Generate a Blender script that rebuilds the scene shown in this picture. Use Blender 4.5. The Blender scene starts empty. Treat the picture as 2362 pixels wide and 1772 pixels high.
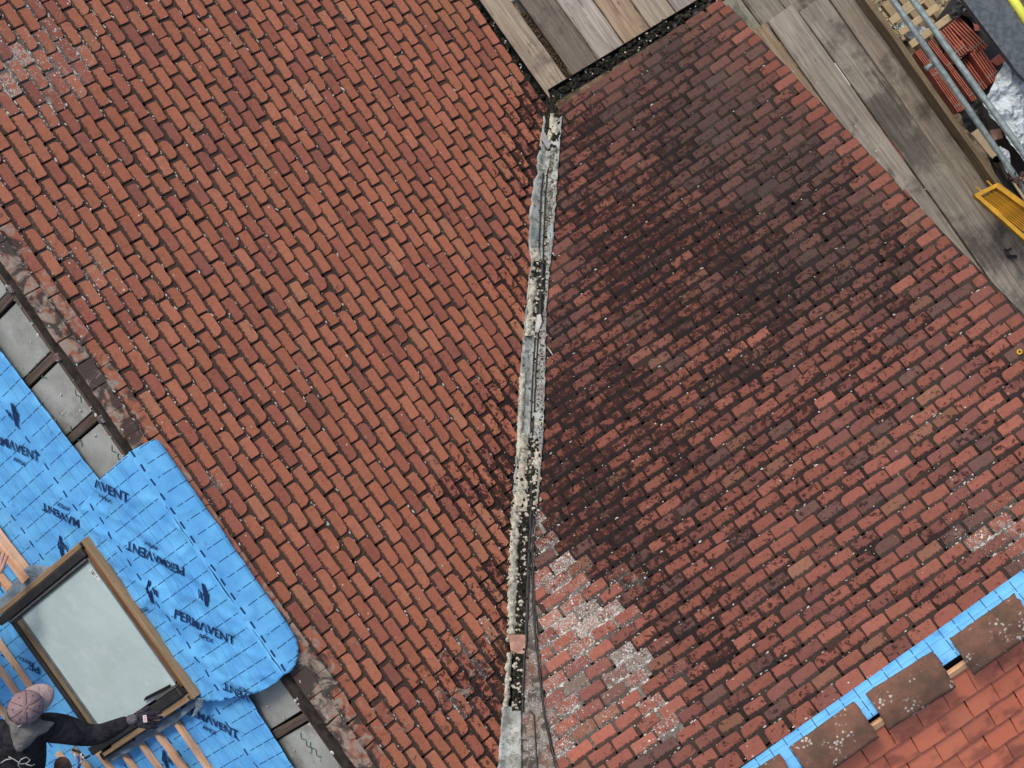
import bpy, bmesh, math, random
from mathutils import Vector, Matrix, noise
random.seed(11)
SC = bpy.context.scene
COL = SC.collection
# ------------------------------------------------------------------ camera
F = 4200.0; H = 13.5; IW, IH = 2362, 1772
cam = bpy.data.cameras.new('camera'); camo = bpy.data.objects.new('camera', cam); COL.objects.link(camo)
camo.location = (0, 0, H); camo.rotation_euler = (0, 0, 0)
cam.sensor_width = 36; cam.lens = 36 * F / IW; cam.clip_end = 500; cam.clip_start = 0.1
SC.camera = camo
# ------------------------------------------------------------------ sky, sun, exposure
SUN_EL, SUN_AZ = math.radians(52), math.radians(-35)
W = bpy.data.worlds.new('World'); SC.world = W; W.use_nodes = True
nt = W.node_tree; bg = nt.nodes['Background']
sk = nt.nodes.new('ShaderNodeTexSky'); sk.sky_type = 'NISHITA'; sk.sun_disc = False
sk.sun_elevation = SUN_EL; sk.sun_rotation = SUN_AZ; sk.dust_density = 4; sk.air_density = 1.0; sk.ozone_density = 0.3
nt.links.new(sk.outputs[0], bg.inputs[0]); bg.inputs[1].default_value = 0.13
sun = bpy.data.lights.new('sun', 'SUN'); suno = bpy.data.objects.new('sun', sun); COL.objects.link(suno)
sun.energy = 1.5; sun.angle = math.radians(14); sun.color = (1.0, 0.95, 0.88)
suno.rotation_euler = (math.radians(38), 0, math.radians(35 + 180))
SC.view_settings.view_transform = 'Standard'; SC.view_settings.look = 'None'
SC.view_settings.gamma = 1; SC.view_settings.use_curve_mapping = False
SC.view_settings.exposure = 0.12

# ------------------------------------------------------------------ geometry helpers
def P(u, v, z):
    t = H - z
    return Vector(((u - 1181) / F * t, -(v - 886) / F * t, z))
def PX(p):
    t = H - p[2]
    return (1181 + F * p[0] / t, 886 - F * p[1] / t)
class Plane:
    def __init__(s, p0, ux, uy, tan):
        n = math.hypot(ux, uy); s.ux, s.uy = ux / n, uy / n; s.p0 = Vector(p0)
        s.gx, s.gy = s.ux * tan, s.uy * tan; s.pitch = math.atan(tan)
        c, sn = math.cos(s.pitch), math.sin(s.pitch)
        s.A = Vector((s.uy, -s.ux, 0)); s.B = Vector((s.ux * c, s.uy * c, sn)); s.N = s.A.cross(s.B)
        s.M = Matrix((s.A, s.B, s.N)).transposed().to_4x4()
    def hit(s, u, v, h=0.0):
        X, Y = (u - 1181) / F, -(v - 886) / F
        x0, y0, z0 = s.p0
        t = (H - z0 - h + s.gx * x0 + s.gy * y0) / (1 + s.gx * X + s.gy * Y)
        return Vector((X * t, Y * t, H - t))
    def ab(s, u, v):
        d = s.hit(u, v) - s.p0
        return (d.dot(s.A), d.dot(s.B))
    def w(s, a, b, h=0.0):
        return s.p0 + s.A * a + s.B * b + s.N * h
    def at(s, a, b, h=0.0, yaw=0.0):
        return Matrix.Translation(s.w(a, b, h)) @ s.M @ Matrix.Rotation(yaw, 4, 'Z')
C0 = P(1268, 245, 0)
L = Plane(C0, -.819, -.574, .873)
R = Plane(C0, .559, -.829, .70)
LR = 4.56       # slope distance from eave to apex, left wing
RR = 5.24
LF = Plane(L.w(0, LR), .819, .574, .873)       # far side of the left wing (origin on its apex, B points up)
RF = Plane(R.w(0, RR), -.559, .829, .70)
class Flat:
    def __init__(s, z): s.z = z
    def hit(s, u, v, h=0): return P(u, v, s.z + h)

def tag(o, label=None, cat=None, group=None, kind=None):
    if label: o['label'] = label
    if cat: o['category'] = cat
    if group: o['group'] = group
    if kind: o['kind'] = kind
    return o
def link(name, me, m, parent=None, mw=None):
    o = bpy.data.objects.new(name, me); COL.objects.link(o)
    if m is not None and not me.materials: me.materials.append(m)
    if parent is not None: o.parent = parent; o.matrix_parent_inverse = parent.matrix_world.inverted()
    if mw is not None: o.matrix_world = mw
    return o
def root(name, loc, label, cat, group=None):
    o = bpy.data.objects.new(name, None); COL.objects.link(o); o.location = loc
    o.matrix_world = Matrix.Translation(Vector(loc)); o.empty_display_size = .2
    return tag(o, label, cat, group)
def mk(name, verts, faces, m, parent=None, smooth=False, uvs=None):
    me = bpy.data.meshes.new(name); me.from_pydata([tuple(v) for v in verts], [], faces)
    if uvs is not None:
        l = me.uv_layers.new(name='UVMap')
        for lp in me.loops: l.data[lp.index].uv = uvs[lp.vertex_index]
    if smooth:
        for p in me.polygons: p.use_smooth = True
    me.update()
    o = link(name, me, m); 
    if parent is not None: o.parent = parent; o.matrix_parent_inverse = parent.matrix_world.inverted()
    return o
def bm_obj(name, bm, m, parent=None, smooth=False):
    bmesh.ops.recalc_face_normals(bm, faces=bm.faces)
    me = bpy.data.meshes.new(name); bm.to_mesh(me); bm.free()
    if smooth:
        for p in me.polygons: p.use_smooth = True
    o = link(name, me, m)
    if parent is not None: o.parent = parent; o.matrix_parent_inverse = parent.matrix_world.inverted()
    return o
def prism(name, pts, surf, th, m, parent=None, bevel=0.004, h=0.0, n=None, cuts=0, uvax=None):
    """solid whose top outline is the photo outline pts laid on surf, thickness th below it"""
    top = [surf.hit(u, v, h) if not isinstance(u, Vector) else u for u, v in pts]
    return prism3(name, top, th, m, parent, bevel, n if n is not None else (surf.N if isinstance(surf, Plane) else Vector((0, 0, 1))))
def prism3(name, top, th, m, parent=None, bevel=0.004, n=Vector((0, 0, 1))):
    bm = bmesh.new()
    a = [bm.verts.new(p) for p in top]; b = [bm.verts.new(p - n * th) for p in top]
    k = len(a)
    bm.faces.new(a); bm.faces.new(b[::-1])
    for i in range(k): bm.faces.new((a[i], b[i], b[(i + 1) % k], a[(i + 1) % k]))
    if bevel: bmesh.ops.bevel(bm, geom=bm.edges[:], offset=bevel, segments=1, affect='EDGES', clamp_overlap=True)
    return bm_obj(name, bm, m, parent)
def board(name, p, q, wdt, th, m, parent=None, up=Vector((0, 0, 1)), bevel=.004, seg=10, wob=.002):
    """a plank from p to q (top centre line), object space runs along local x so the grain follows it"""
    d = (q - p); ln = d.length; x = d.normalized(); z = (up - x * up.dot(x)).normalized(); y = z.cross(x)
    bm = bmesh.new(); rings = []
    rs = random.uniform(0, 50)
    for i in range(seg + 1):
        t = i / seg; wy = wob * noise.noise(Vector((t * 4 + rs, 0, 0))); wz = wob * noise.noise(Vector((t * 3, rs, 0)))
        hw = wdt / 2 + wob * .7 * noise.noise(Vector((t * 9, rs, 3)))
        c = bevel
        pr = [(-hw, -th), (hw, -th), (hw, -c), (hw - c, 0), (0, 0), (-hw + c, 0), (-hw, -c)]
        rings.append([bm.verts.new((t * ln, a + wy, b + wz)) for a, b in pr])
    for i in range(seg):
        for j in range(7):
            bm.faces.new((rings[i][j], rings[i][(j + 1) % 7], rings[i + 1][(j + 1) % 7], rings[i + 1][j]))
    bm.faces.new(rings[0]); bm.faces.new(rings[-1][::-1])
    bmesh.ops.recalc_face_normals(bm, faces=bm.faces)
    me = bpy.data.meshes.new(name); bm.to_mesh(me); bm.free()
    o = link(name, me, m)
    M4 = Matrix((x, y, z)).transposed().to_4x4(); M4.translation = p
    o.matrix_world = M4
    if parent is not None:
        o.parent = parent; o.matrix_parent_inverse = parent.matrix_world.inverted()
    return o
def tube(name, pts, r, m, parent=None, seg=12, cap=True, rr=None):
    bm = bmesh.new(); rings = []
    n = len(pts)
    for i, p in enumerate(pts):
        p = Vector(p)
        d = (Vector(pts[min(i + 1, n - 1)]) - Vector(pts[max(i - 1, 0)])).normalized()
        s = Vector((0, 0, 1)) if abs(d.z) < .9 else Vector((1, 0, 0))
        a = d.cross(s).normalized(); b = d.cross(a)
        rad = rr[i] if rr else r
        rings.append([bm.verts.new(p + (a * math.cos(k * 2 * math.pi / seg) + b * math.sin(k * 2 * math.pi / seg)) * rad) for k in range(seg)])
    for i in range(n - 1):
        for k in range(seg):
            bm.faces.new((rings[i][k], rings[i][(k + 1) % seg], rings[i + 1][(k + 1) % seg], rings[i + 1][k]))
    if cap: bm.faces.new(rings[0][::-1]); bm.faces.new(rings[-1])
    return bm_obj(name, bm, m, parent, smooth=True)
def poly(line, y):
    """x of a polyline given as (x,y) with growing y"""
    if y <= line[0][1]: return line[0][0]
    for (x0, y0), (x1, y1) in zip(line, line[1:]):
        if y <= y1: return x0 + (x1 - x0) * (y - y0) / (y1 - y0)
    return line[-1][0]

# ------------------------------------------------------------------ materials
class NT:
    def __init__(s, name):
        s.m = bpy.data.materials.new(name); s.m.use_nodes = True; s.t = s.m.node_tree
        s.b = s.t.nodes['Principled BSDF']; s.out = s.t.nodes['Material Output']
    def n(s, ty, **k):
        x = s.t.nodes.new('ShaderNode' + ty)
        for a, b in k.items(): setattr(x, a, b)
        return x
    def l(s, a, b): s.t.links.new(a, b); return s
    def val(s, sock, v):
        if isinstance(v, bpy.types.NodeSocket): s.t.links.new(v, sock)
        elif isinstance(v, (int, float)): sock.default_value = v
        else: sock.default_value = tuple(v) + ((1,) if len(v) == 3 and len(sock.default_value) == 4 else ())
    def math(s, op, a, b=0.0, c=None, clamp=False):
        x = s.n('Math', operation=op, use_clamp=clamp); s.val(x.inputs[0], a); s.val(x.inputs[1], b)
        if c is not None: s.val(x.inputs[2], c)
        return x.outputs[0]
    def mix(s, f, a, b, mode='MIX'):
        x = s.n('Mix', data_type='RGBA', blend_type=mode); s.val(x.inputs['Factor'], f); s.val(x.inputs['A'], a); s.val(x.inputs['B'], b)
        # RGBA sockets are inputs 6,7
        return x.outputs['Result'] if False else x.outputs[2]
    def noise(s, vec, scale, detail=3, rough=.55, dist=0):
        x = s.n('TexNoise'); x.inputs['Scale'].default_value = scale; x.inputs['Detail'].default_value = detail
        x.inputs['Roughness'].default_value = rough; x.inputs['Distortion'].default_value = dist
        if vec is not None: s.l(vec, x.inputs['Vector'])
        return x.outputs[0]
    def vor(s, vec, scale, feat='F1', rnd=1.0):
        x = s.n('TexVoronoi', feature=feat); x.inputs['Scale'].default_value = scale; x.inputs['Randomness'].default_value = rnd
        if vec is not None: s.l(vec, x.inputs['Vector'])
        return x
    def ramp(s, v, a, b, lo=0.0, hi=1.0):
        x = s.n('MapRange', clamp=True, interpolation_type='SMOOTHSTEP')
        s.val(x.inputs[0], v); s.val(x.inputs[1], a); s.val(x.inputs[2], b); s.val(x.inputs[3], lo); s.val(x.inputs[4], hi)
        return x.outputs[0]
    def mapping(s, vec, sc):
        x = s.n('Mapping'); s.l(vec, x.inputs[0]); x.inputs['Scale'].default_value = sc; return x.outputs[0]
    def bump(s, h, strength, dist):
        x = s.n('Bump'); x.inputs['Strength'].default_value = strength; x.inputs['Distance'].default_value = dist
        s.l(h, x.inputs['Height']); s.l(x.outputs[0], s.b.inputs['Normal']); return x
    def pos(s): return s.n('NewGeometry').outputs['Position']
    def obj(s): return s.n('TexCoord').outputs['Object']
    def fin(s, col, rough=.85, spec=.25, metal=0):
        s.val(s.b.inputs['Base Color'], col); s.val(s.b.inputs['Roughness'], rough)
        s.b.inputs['Specular IOR Level'].default_value = spec; s.b.inputs['Metallic'].default_value = metal
        return s.m

def mixf(s, f, a, b):
    x = s.n('Mix', data_type='RGBA', blend_type='MIX'); return x
def _mix(s, f, a, b, mode='MIX'):
    x = s.n('Mix', data_type='RGBA', blend_type=mode)
    s.val(x.inputs[0], f); s.val(x.inputs[6], a); s.val(x.inputs[7], b)
    return x.outputs[2]
NT.mix = _mix

def attr(s, name, ty):
    x = s.n('Attribute', attribute_type=ty, attribute_name=name); return x
def clay_material():
    s = NT('weathered_clay')
    # one tile = one colour and two wear amounts, kept on the object or, for joined tiles, in the mesh
    oc = attr(s, 'color', 'OBJECT'); gc = attr(s, 'tcol', 'GEOMETRY')
    base = s.mix(1.0, oc.outputs['Color'], gc.outputs['Color'], 'ADD')
    lich = s.math('ADD', attr(s, 'lichen', 'OBJECT').outputs['Fac'], attr(s, 'lichen_m', 'GEOMETRY').outputs['Fac'])
    soot = s.math('ADD', attr(s, 'soot', 'OBJECT').outputs['Fac'], attr(s, 'soot_m', 'GEOMETRY').outputs['Fac'])
    mort = s.math('ADD', attr(s, 'mortar', 'OBJECT').outputs['Fac'], attr(s, 'mortar_m', 'GEOMETRY').outputs['Fac'])
    uv = s.n('UVMap').outputs[0]; sep = s.n('SeparateXYZ'); s.l(uv, sep.inputs[0])
    p = s.pos()
    n_f = s.noise(p, 160, 3, .6); n_m = s.noise(p, 30, 4, .6); n_l = s.noise(p, 5, 3, .5); n_s = s.noise(p, 62, 5, .7); n_p = s.noise(p, 27, 5, .72, .5)
    c = s.mix(s.ramp(n_f, .3, .7, 0, .34), base, s.mix(1.0, base, (.5, .5, .52), 'MULTIPLY'))
    c = s.mix(s.ramp(n_m, .52, .72, 0, .45), c, s.mix(1.0, base, (1.18, 1.12, 1.05), 'MULTIPLY'))
    c = s.mix(s.ramp(n_m, .46, .3, 0, .5), c, s.mix(1.0, base, (.62, .6, .66), 'MULTIPLY'))
    # worn pale tail edge, its highlight painted in
    edge = s.math('MULTIPLY', s.ramp(sep.outputs[1], .0075, .001), s.ramp(n_m, .38, .55))
    c = s.mix(s.math('MULTIPLY', edge, .3), c, s.mix(1.0, base, (1.35, 1.3, 1.25), 'MULTIPLY'))
    # tight black specks
    sp = s.vor(p, 95); spk = s.math('MULTIPLY', s.ramp(sp.outputs['Distance'], .3, .18), s.ramp(s.noise(p, 16, 2), .5, .62))
    c = s.mix(s.math('MULTIPLY', spk, .6), c, (.035, .018, .015))
    # soot and algae growth
    so = s.ramp(s.math('ADD', s.math('MULTIPLY', n_p, 1.0), s.math('MULTIPLY', soot, .175)), .595, .675)
    so = s.math('MULTIPLY', so, s.ramp(soot, 0, .25))
    c = s.mix(s.math('MULTIPLY', so, .88), c, (.026, .014, .013))
    # grime and painted-in shade at the head and sides of each face
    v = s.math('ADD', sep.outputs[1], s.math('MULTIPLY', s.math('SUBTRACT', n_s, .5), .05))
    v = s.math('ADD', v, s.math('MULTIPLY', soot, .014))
    dirt_shade = s.ramp(v, .063, .074)
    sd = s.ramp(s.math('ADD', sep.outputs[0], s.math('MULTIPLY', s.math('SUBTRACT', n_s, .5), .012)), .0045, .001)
    dirt_shade = s.math('MAXIMUM', dirt_shade, s.math('MULTIPLY', sd, .8))
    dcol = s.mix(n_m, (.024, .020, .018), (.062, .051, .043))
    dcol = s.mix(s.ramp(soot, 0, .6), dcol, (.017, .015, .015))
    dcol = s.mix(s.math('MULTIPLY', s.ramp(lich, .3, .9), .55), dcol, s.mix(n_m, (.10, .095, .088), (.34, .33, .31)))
    c = s.mix(s.math('MULTIPLY', dirt_shade, .92), c, dcol)
    # smeared bedding mortar near the missing ridge
    mo = s.ramp(s.math('ADD', s.noise(p, 11, 4, .6, 1.2), s.math('MULTIPLY', mort, .33)), .68, .86)
    c = s.mix(s.math('MULTIPLY', mo, s.ramp(mort, 0, .3)), c, s.mix(n_m, (.2, .15, .12), (.42, .36, .3)))
    mk_ = s.ramp(s.math('ADD', s.noise(p, 8.5, 4, .6, .8), s.math('MULTIPLY', mort, .24)), .66, .80)
    c = s.mix(s.math('MULTIPLY', s.math('MULTIPLY', mk_, s.ramp(mort, 0, .3)), .9), c, (.05, .04, .038))
    # lichen: crusty flecks
    lv = s.vor(p, 105); lth = s.math('ADD', .06, s.math('MULTIPLY', lich, .44))
    warp = s.noise(p, 26, 4, .65)
    lm = s.math('MULTIPLY', s.ramp(s.math('SUBTRACT', lth, lv.outputs['Distance']), 0, .08), s.ramp(s.math('ADD', warp, s.math('MULTIPLY', lich, .18)), .60, .67))
    lm = s.math('MULTIPLY', lm, s.ramp(lich, 0, .1))
    lc = s.mix(s.noise(p, 70, 2), (.26, .255, .23), (.62, .6, .55))
    c = s.mix(s.math('MULTIPLY', lm, .9), c, lc)
    pale = s.math('MULTIPLY', s.ramp(s.math('ADD', s.noise(p, 20, 5, .7), s.math('MULTIPLY', lich, .26)), .70, .86), s.ramp(lich, .1, .5))
    c = s.mix(s.math('MULTIPLY', pale, .32), c, (.43, .41, .38))
    hgt = s.math('ADD', s.math('MULTIPLY', n_f, .35), s.math('ADD', s.math('MULTIPLY', n_m, .8), s.math('MULTIPLY', lm, .5)))
    hgt = s.math('ADD', hgt, s.math('MULTIPLY', dirt_shade, s.math('MULTIPLY', n_s, 1.3)))
    s.bump(hgt, .75, .0035)
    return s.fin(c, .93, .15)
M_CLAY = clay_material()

def simple(name, col, rough=.8, spec=.3, var=.25, scale=12, bump=.3, metal=0, bscale=60, bd=.002):
    s = NT(name); o = s.obj()
    n = s.noise(o, scale, 4); n2 = s.noise(o, bscale, 3)
    dark = tuple(x * (1 - var) for x in col); lite = tuple(min(1, x * (1 + var)) for x in col)
    c = s.mix(s.ramp(n, .3, .7), dark, lite)
    if bump: s.bump(n2, bump, bd)
    return s.fin(c, rough, spec, metal)

def attr(s, name, ty):
    return s.n('Attribute', attribute_type=ty, attribute_name=name)
def wood(name, col, dark, stain=.5, grain=26, speck=.4, seed=0):
    s = NT(name); o = s.obj()
    oi = s.n('ObjectInfo'); add = s.n('VectorMath', operation='ADD'); s.l(o, add.inputs[0])
    sc_ = s.n('VectorMath', operation='SCALE'); s.l(oi.outputs['Location'], sc_.inputs[0]); sc_.inputs['Scale'].default_value = 3.1
    s.l(sc_.outputs[0], add.inputs[1]); v = add.outputs[0]
    g = s.noise(s.mapping(v, (2.2, grain * 1.6, grain)), 1.0, 6, .65, .6)
    g2 = s.noise(s.mapping(v, (7, 160, 60)), 1.0, 3, .6)
    n = s.noise(v, 3.1, 5, .65); n2 = s.noise(v, 14, 4, .6)
    tint = oi.outputs['Color']
    c = s.mix(s.ramp(g, .3, .68), dark, col)
    c = s.mix(1.0, c, tint, 'MULTIPLY')
    c = s.mix(s.ramp(s.noise(v, 1.1, 5, .7), .45, .62, 0, .38), c, s.mix(1.0, c, (.55, .56, .58), 'MULTIPLY'))
    c = s.mix(s.ramp(g2, .5, .75, 0, .3), c, s.mix(1.0, c, (.55, .52, .5), 'MULTIPLY'))
    c = s.mix(s.math('MULTIPLY', s.ramp(s.math('ADD', n, attr(s, 'soil', 'OBJECT').outputs['Fac']), .55, .72), stain * 1.3), c, s.mix(1.0, c, (.45, .45, .47), 'MULTIPLY'))
    c = s.mix(s.ramp(n2, .6, .75, 0, .35), c, s.mix(1.0, c, (1.35, 1.32, 1.28), 'MULTIPLY'))
    k = s.vor(s.mapping(v, (.7, 1, 1)), 13); kn = s.math('MULTIPLY', s.ramp(k.outputs['Distance'], .13, .06), s.ramp(s.noise(v, 2.4, 1), .56, .6))
    c = s.mix(s.math('MULTIPLY', kn, speck), c, (.05, .035, .025))
    sp = s.vor(v, 38); spk = s.math('MULTIPLY', s.ramp(sp.outputs['Distance'], .16, .1), s.ramp(s.noise(v, 5, 2), .55, .62))
    c = s.mix(s.math('MULTIPLY', spk, speck), c, (.04, .035, .03))
    cr = s.noise(s.mapping(v, (.9, 30, 20)), 1.0, 2, .4, .2)
    crk = s.math('MULTIPLY', s.ramp(s.math('ABSOLUTE', s.math('SUBTRACT', cr, .5)), .012, .003), s.ramp(s.noise(v, 1.8, 2), .5, .58))
    c = s.mix(s.math('MULTIPLY', crk, .7), c, (.045, .038, .032))
    s.bump(s.math('SUBTRACT', s.math('ADD', s.math('MULTIPLY', g, .6), s.math('MULTIPLY', g2, .4)), crk), .5, .003)
    return s.fin(c, .88, .2)
M_BOARD = wood('weathered_board', (.37, .34, .295), (.215, .193, .165), stain=.75)
M_PINE = wood('fresh_batten', (.84, .52, .33), (.66, .36, .20), stain=.12, speck=.5)
M_FRAMEPINE = wood('window_pine', (.42, .29, .165), (.26, .165, .09), stain=.35, speck=.6)
M_PALLET = wood('pallet_pine', (.52, .42, .26), (.4, .3, .17), stain=.3)
M_RAFTER = wood('old_rafter', (.16, .12, .095), (.085, .062, .05), stain=.6)

def valley_mats():
    s = NT('lead_sheet'); p = s.pos()
    n = s.noise(p, 7, 5, .65, .4); n2 = s.noise(p, 45, 4, .7); n3 = s.noise(p, 26, 5, .75, .5)
    c = s.mix(s.ramp(n, .35, .65), (.22, .24, .225), (.44, .475, .455))
    c = s.mix(s.ramp(n3, .47, .6, 0, .9), c, (.15, .145, .12))
    c = s.mix(s.ramp(s.noise(p, 12, 4, .7, .8), .58, .68, 0, .8), c, (.40, .39, .31))
    c = s.mix(s.ramp(n2, .6, .7, 0, .6), c, (.07, .065, .05))
    c = s.mix(s.ramp(s.noise(p, 4, 3), .6, .7, 0, .5), c, (.2, .27, .31))
    s.bump(s.math('ADD', n3, s.math('MULTIPLY', n2, .5)), .5, .006); lead = s.fin(c, .7, .4)
    s = NT('lichened_cement'); p = s.pos()
    n = s.noise(p, 16, 6, .75, .6); v = s.vor(p, 75); n2 = s.noise(p, 55, 4, .7); n4 = s.noise(p, 6, 3)
    c = s.mix(s.ramp(n, .42, .58), (.075, .066, .058), (.24, .225, .2))
    c = s.mix(s.ramp(n4, .5, .66, 0, .55), c, (.24, .13, .1))
    wf = s.math('MULTIPLY', s.ramp(v.outputs['Distance'], .42, .3), s.ramp(n, .44, .56))
    c = s.mix(s.math('MULTIPLY', wf, .85), c, s.mix(n2, (.36, .37, .36), (.62, .61, .58)))
    s.bump(s.math('ADD', n, s.math('MULTIPLY', wf, .4)), .8, .01); cem = s.fin(c, .95, .1)
    s = NT('old_mortar'); p = s.pos()
    n = s.noise(p, 34, 5, .7); n2 = s.noise(p, 11, 4, .65)
    c = s.mix(s.ramp(n, .35, .62), (.32, .30, .23), (.60, .57, .47))
    c = s.mix(s.ramp(n, .40, .33, 0, .9), c, (.05, .045, .035))
    c = s.mix(s.ramp(n2, .58, .68, 0, .8), c, (.16, .145, .11))
    s.bump(s.math('ADD', n, n2), .9, .012); mor = s.fin(c, .95, .1)
    s = NT('black_moss'); p = s.pos()
    n = s.noise(p, 60, 5, .75); n2 = s.noise(p, 15, 4, .6)
    c = s.mix(s.ramp(n, .45, .65), (.014, .014, .012), (.075, .07, .05))
    c = s.mix(s.ramp(n2, .6, .7, 0, .5), c, (.1, .095, .06))
    s.bump(n, 1, .012); mos = s.fin(c, .98, .08)
    return lead, cem, mor, mos
M_LEAD, M_CEM, M_MORTAR, M_MOSS = valley_mats()

def membrane():
    s = NT('blue_membrane'); uv = s.n('UVMap').outputs[0]; sep = s.n('SeparateXYZ'); s.l(uv, sep.inputs[0])
    x, y = sep.outputs[0], sep.outputs[1]       # x along the roll, y across it, metres
    W_ = .58
    def band(v, per, off, half):
        f = s.math('FRACT', s.math('DIVIDE', s.math('ADD', v, off), per)); d = s.math('ABSOLUTE', s.math('SUBTRACT', f, .5))
        return s.ramp(s.math('MULTIPLY', d, per), half + .0012, half - .0006)
    def and_(a, b): return s.math('MULTIPLY', a, b)
    yr = s.math('FRACT', s.math('DIVIDE', y, W_))               # 0..1 across one printed width
    row = s.ramp(s.math('MULTIPLY', s.math('ABSOLUTE', s.math('SUBTRACT', yr, .5)), W_), .0080, .0060)
    dash = and_(row, s.math('LESS_THAN', s.math('FRACT', s.math('DIVIDE', x, .1)), .48))
    xl = band(x, .1, .02, .0024)
    seg = s.math('GREATER_THAN', s.math('ABSOLUTE', s.math('SUBTRACT', s.math('FRACT', s.math('ADD', s.math('DIVIDE', y, .09), s.math('MULTIPLY', s.math('FLOOR', s.math('DIVIDE', s.math('ADD', x, .02), .1)), .37))), .5)), .07)
    xl = and_(xl, s.math('GREATER_THAN', s.math('ABSOLUTE', s.math('SUBTRACT', yr, .5)), .07))
    yl = band(y, .085, .01, .0015)
    mid = s.math('GREATER_THAN', s.math('ABSOLUTE', s.math('SUBTRACT', yr, .5)), .16)
    yl = s.math('MULTIPLY', and_(yl, mid), .5)
    ink = s.math('MAXIMUM', s.math('MAXIMUM', dash, and_(xl, seg)), yl)
    p = s.pos(); n = s.noise(p, 6, 4, .6); n2 = s.noise(p, 220, 2)
    c = s.mix(s.ramp(n, .3, .7), (.105, .40, .83), (.155, .52, .92))
    c = s.mix(s.ramp(n2, .4, .8, 0, .25), c, (.16, .5, .95))
    c = s.mix(s.ramp(s.noise(p, 9, 5, .72), .56, .74, 0, .55), c, (.05, .15, .36))
    c = s.mix(ink, c, (.012, .05, .16))
    s.bump(s.noise(p, 35, 4, .6), .25, .006)
    return s.fin(c, .62, .35)
M_BLUE = membrane()
M_INK = simple('navy_print', (.012, .035, .12), .7, .2, .3, 40, 0)

def insulation():
    s = NT('foil_board'); p = s.pos()
    n = s.noise(p, 5, 5, .65); n2 = s.noise(p, 40, 4)
    c = s.mix(s.ramp(n, .3, .7), (.30, .31, .28), (.43, .44, .41))
    c = s.mix(s.ramp(n2, .62, .72, 0, .6), c, (.15, .14, .12))
    c = s.mix(s.ramp(s.noise(p, 2.6, 5, .7), .55, .68, 0, .6), c, (.2, .18, .155))
    s.bump(n2, .3, .003); return s.fin(c, .55, .4)
M_FOIL = insulation()
M_GREENINK = simple('green_print', (.07, .15, .11), .7, .2, .3, 40, 0)
M_BED = simple('dark_bed', (.045, .038, .033), .95, .1, .4, 20, .5)
def newtile():
    s = NT('new_clay'); uv = s.n('UVMap').outputs[0]; sep = s.n('SeparateXYZ'); s.l(uv, sep.inputs[0])
    p = s.pos(); oc = s.n('ObjectInfo')
    n = s.noise(p, 120, 3); n2 = s.noise(p, 9, 2)
    c = s.mix(s.ramp(n, .3, .7, 0, .35), (.80, .245, .135), (.70, .20, .11))
    c = s.mix(1.0, c, oc.outputs['Color'], 'MULTIPLY')
    # burnt flash that each tile was fired with
    n3 = s.noise(p, 6.5, 2)
    fl = s.ramp(s.math('ADD', s.math('MULTIPLY', s.math('SUBTRACT', .18, sep.outputs[1]), 2.0), s.math('ADD', s.math('MULTIPLY', oc.outputs['Random'], .28), s.math('MULTIPLY', s.math('SUBTRACT', n3, .5), 1.9))), .32, .72)
    c = s.mix(s.math('MULTIPLY', fl, .55), c, (.14, .05, .045))
    sp = s.vor(p, 22); c = s.mix(s.math('MULTIPLY', s.ramp(sp.outputs['Distance'], .1, .04), .5), c, (.6, .5, .45))
    s.bump(n, .25, .002); return s.fin(c, .6, .35)
M_NEW = newtile()
def ridgeclay():
    s = NT('old_ridge_clay'); p = s.pos()
    n = s.noise(p, 7, 5, .65); n2 = s.noise(p, 60, 4, .7); v = s.vor(p, 42)
    c = s.mix(s.ramp(n, .3, .68), (.115, .075, .055), (.23, .115, .08))
    c = s.mix(s.ramp(n2, .55, .7, 0, .5), c, (.07, .055, .045))
    cl = s.ramp(s.noise(p, 9, 5, .7, .3), .545, .6)
    wf = s.math('MULTIPLY', s.ramp(v.outputs['Distance'], .42, .3), cl)
    c = s.mix(s.math('MULTIPLY', wf, .9), c, (.5, .48, .43))
    s.bump(s.math('ADD', s.math('MULTIPLY', n2, .6), s.math('MULTIPLY', wf, .5)), .7, .006); return s.fin(c, .93, .12)
M_RIDGE = ridgeclay()
M_GALV = simple('galvanised_steel', (.30, .36, .35), .5, .5, .28, 22, .25, .35, 90)
M_RUST = simple('rusty_coupler', (.10, .06, .045), .8, .3, .5, 40, .6)
M_BLACK = simple('black_plastic', (.014, .014, .015), .45, .45, .3, 9, .4)
M_GUTTER = simple('gutter_plastic', (.012, .012, .012), .5, .4, .3, 14, .2)
M_YELLOW = simple('yellow_plastic', (.58, .31, .025), .55, .4, .22, 9, .3)
M_HIVIS = simple('hi_vis_sleeve', (.72, .78, .10), .5, .4, .1, 6, .1)
M_GREYP = simple('dark_grey_sheet', (.095, .112, .13), .75, .3, .28, 30, .5)
M_CARD = simple('buff_board', (.42, .33, .22), .85, .2, .12, 5, .15)
M_GRAVELM = simple('gravel_stone', (.26, .2, .13), .9, .2, .5, 14, .5)
M_GROUND = simple('gravel_ground', (.15, .115, .075), .95, .1, .5, 9, .9, 0, 30, .03)
M_WALL = simple('brick_wall', (.24, .10, .07), .9, .1, .35, 9, .5)
M_REDCLAY = simple('stacked_clay', (.40, .125, .085), .8, .2, .16, 12, .2)
M_STRAP = simple('packing_strap', (.18, .16, .14), .5, .4, .2, 12, 0)
M_SKIN = simple('skin', (.46, .25, .19), .6, .4, .12, 20, .1)
M_HAIR = simple('brown_hair', (.06, .032, .02), .7, .3, .5, 60, .9, 0, 120, .006)
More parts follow.
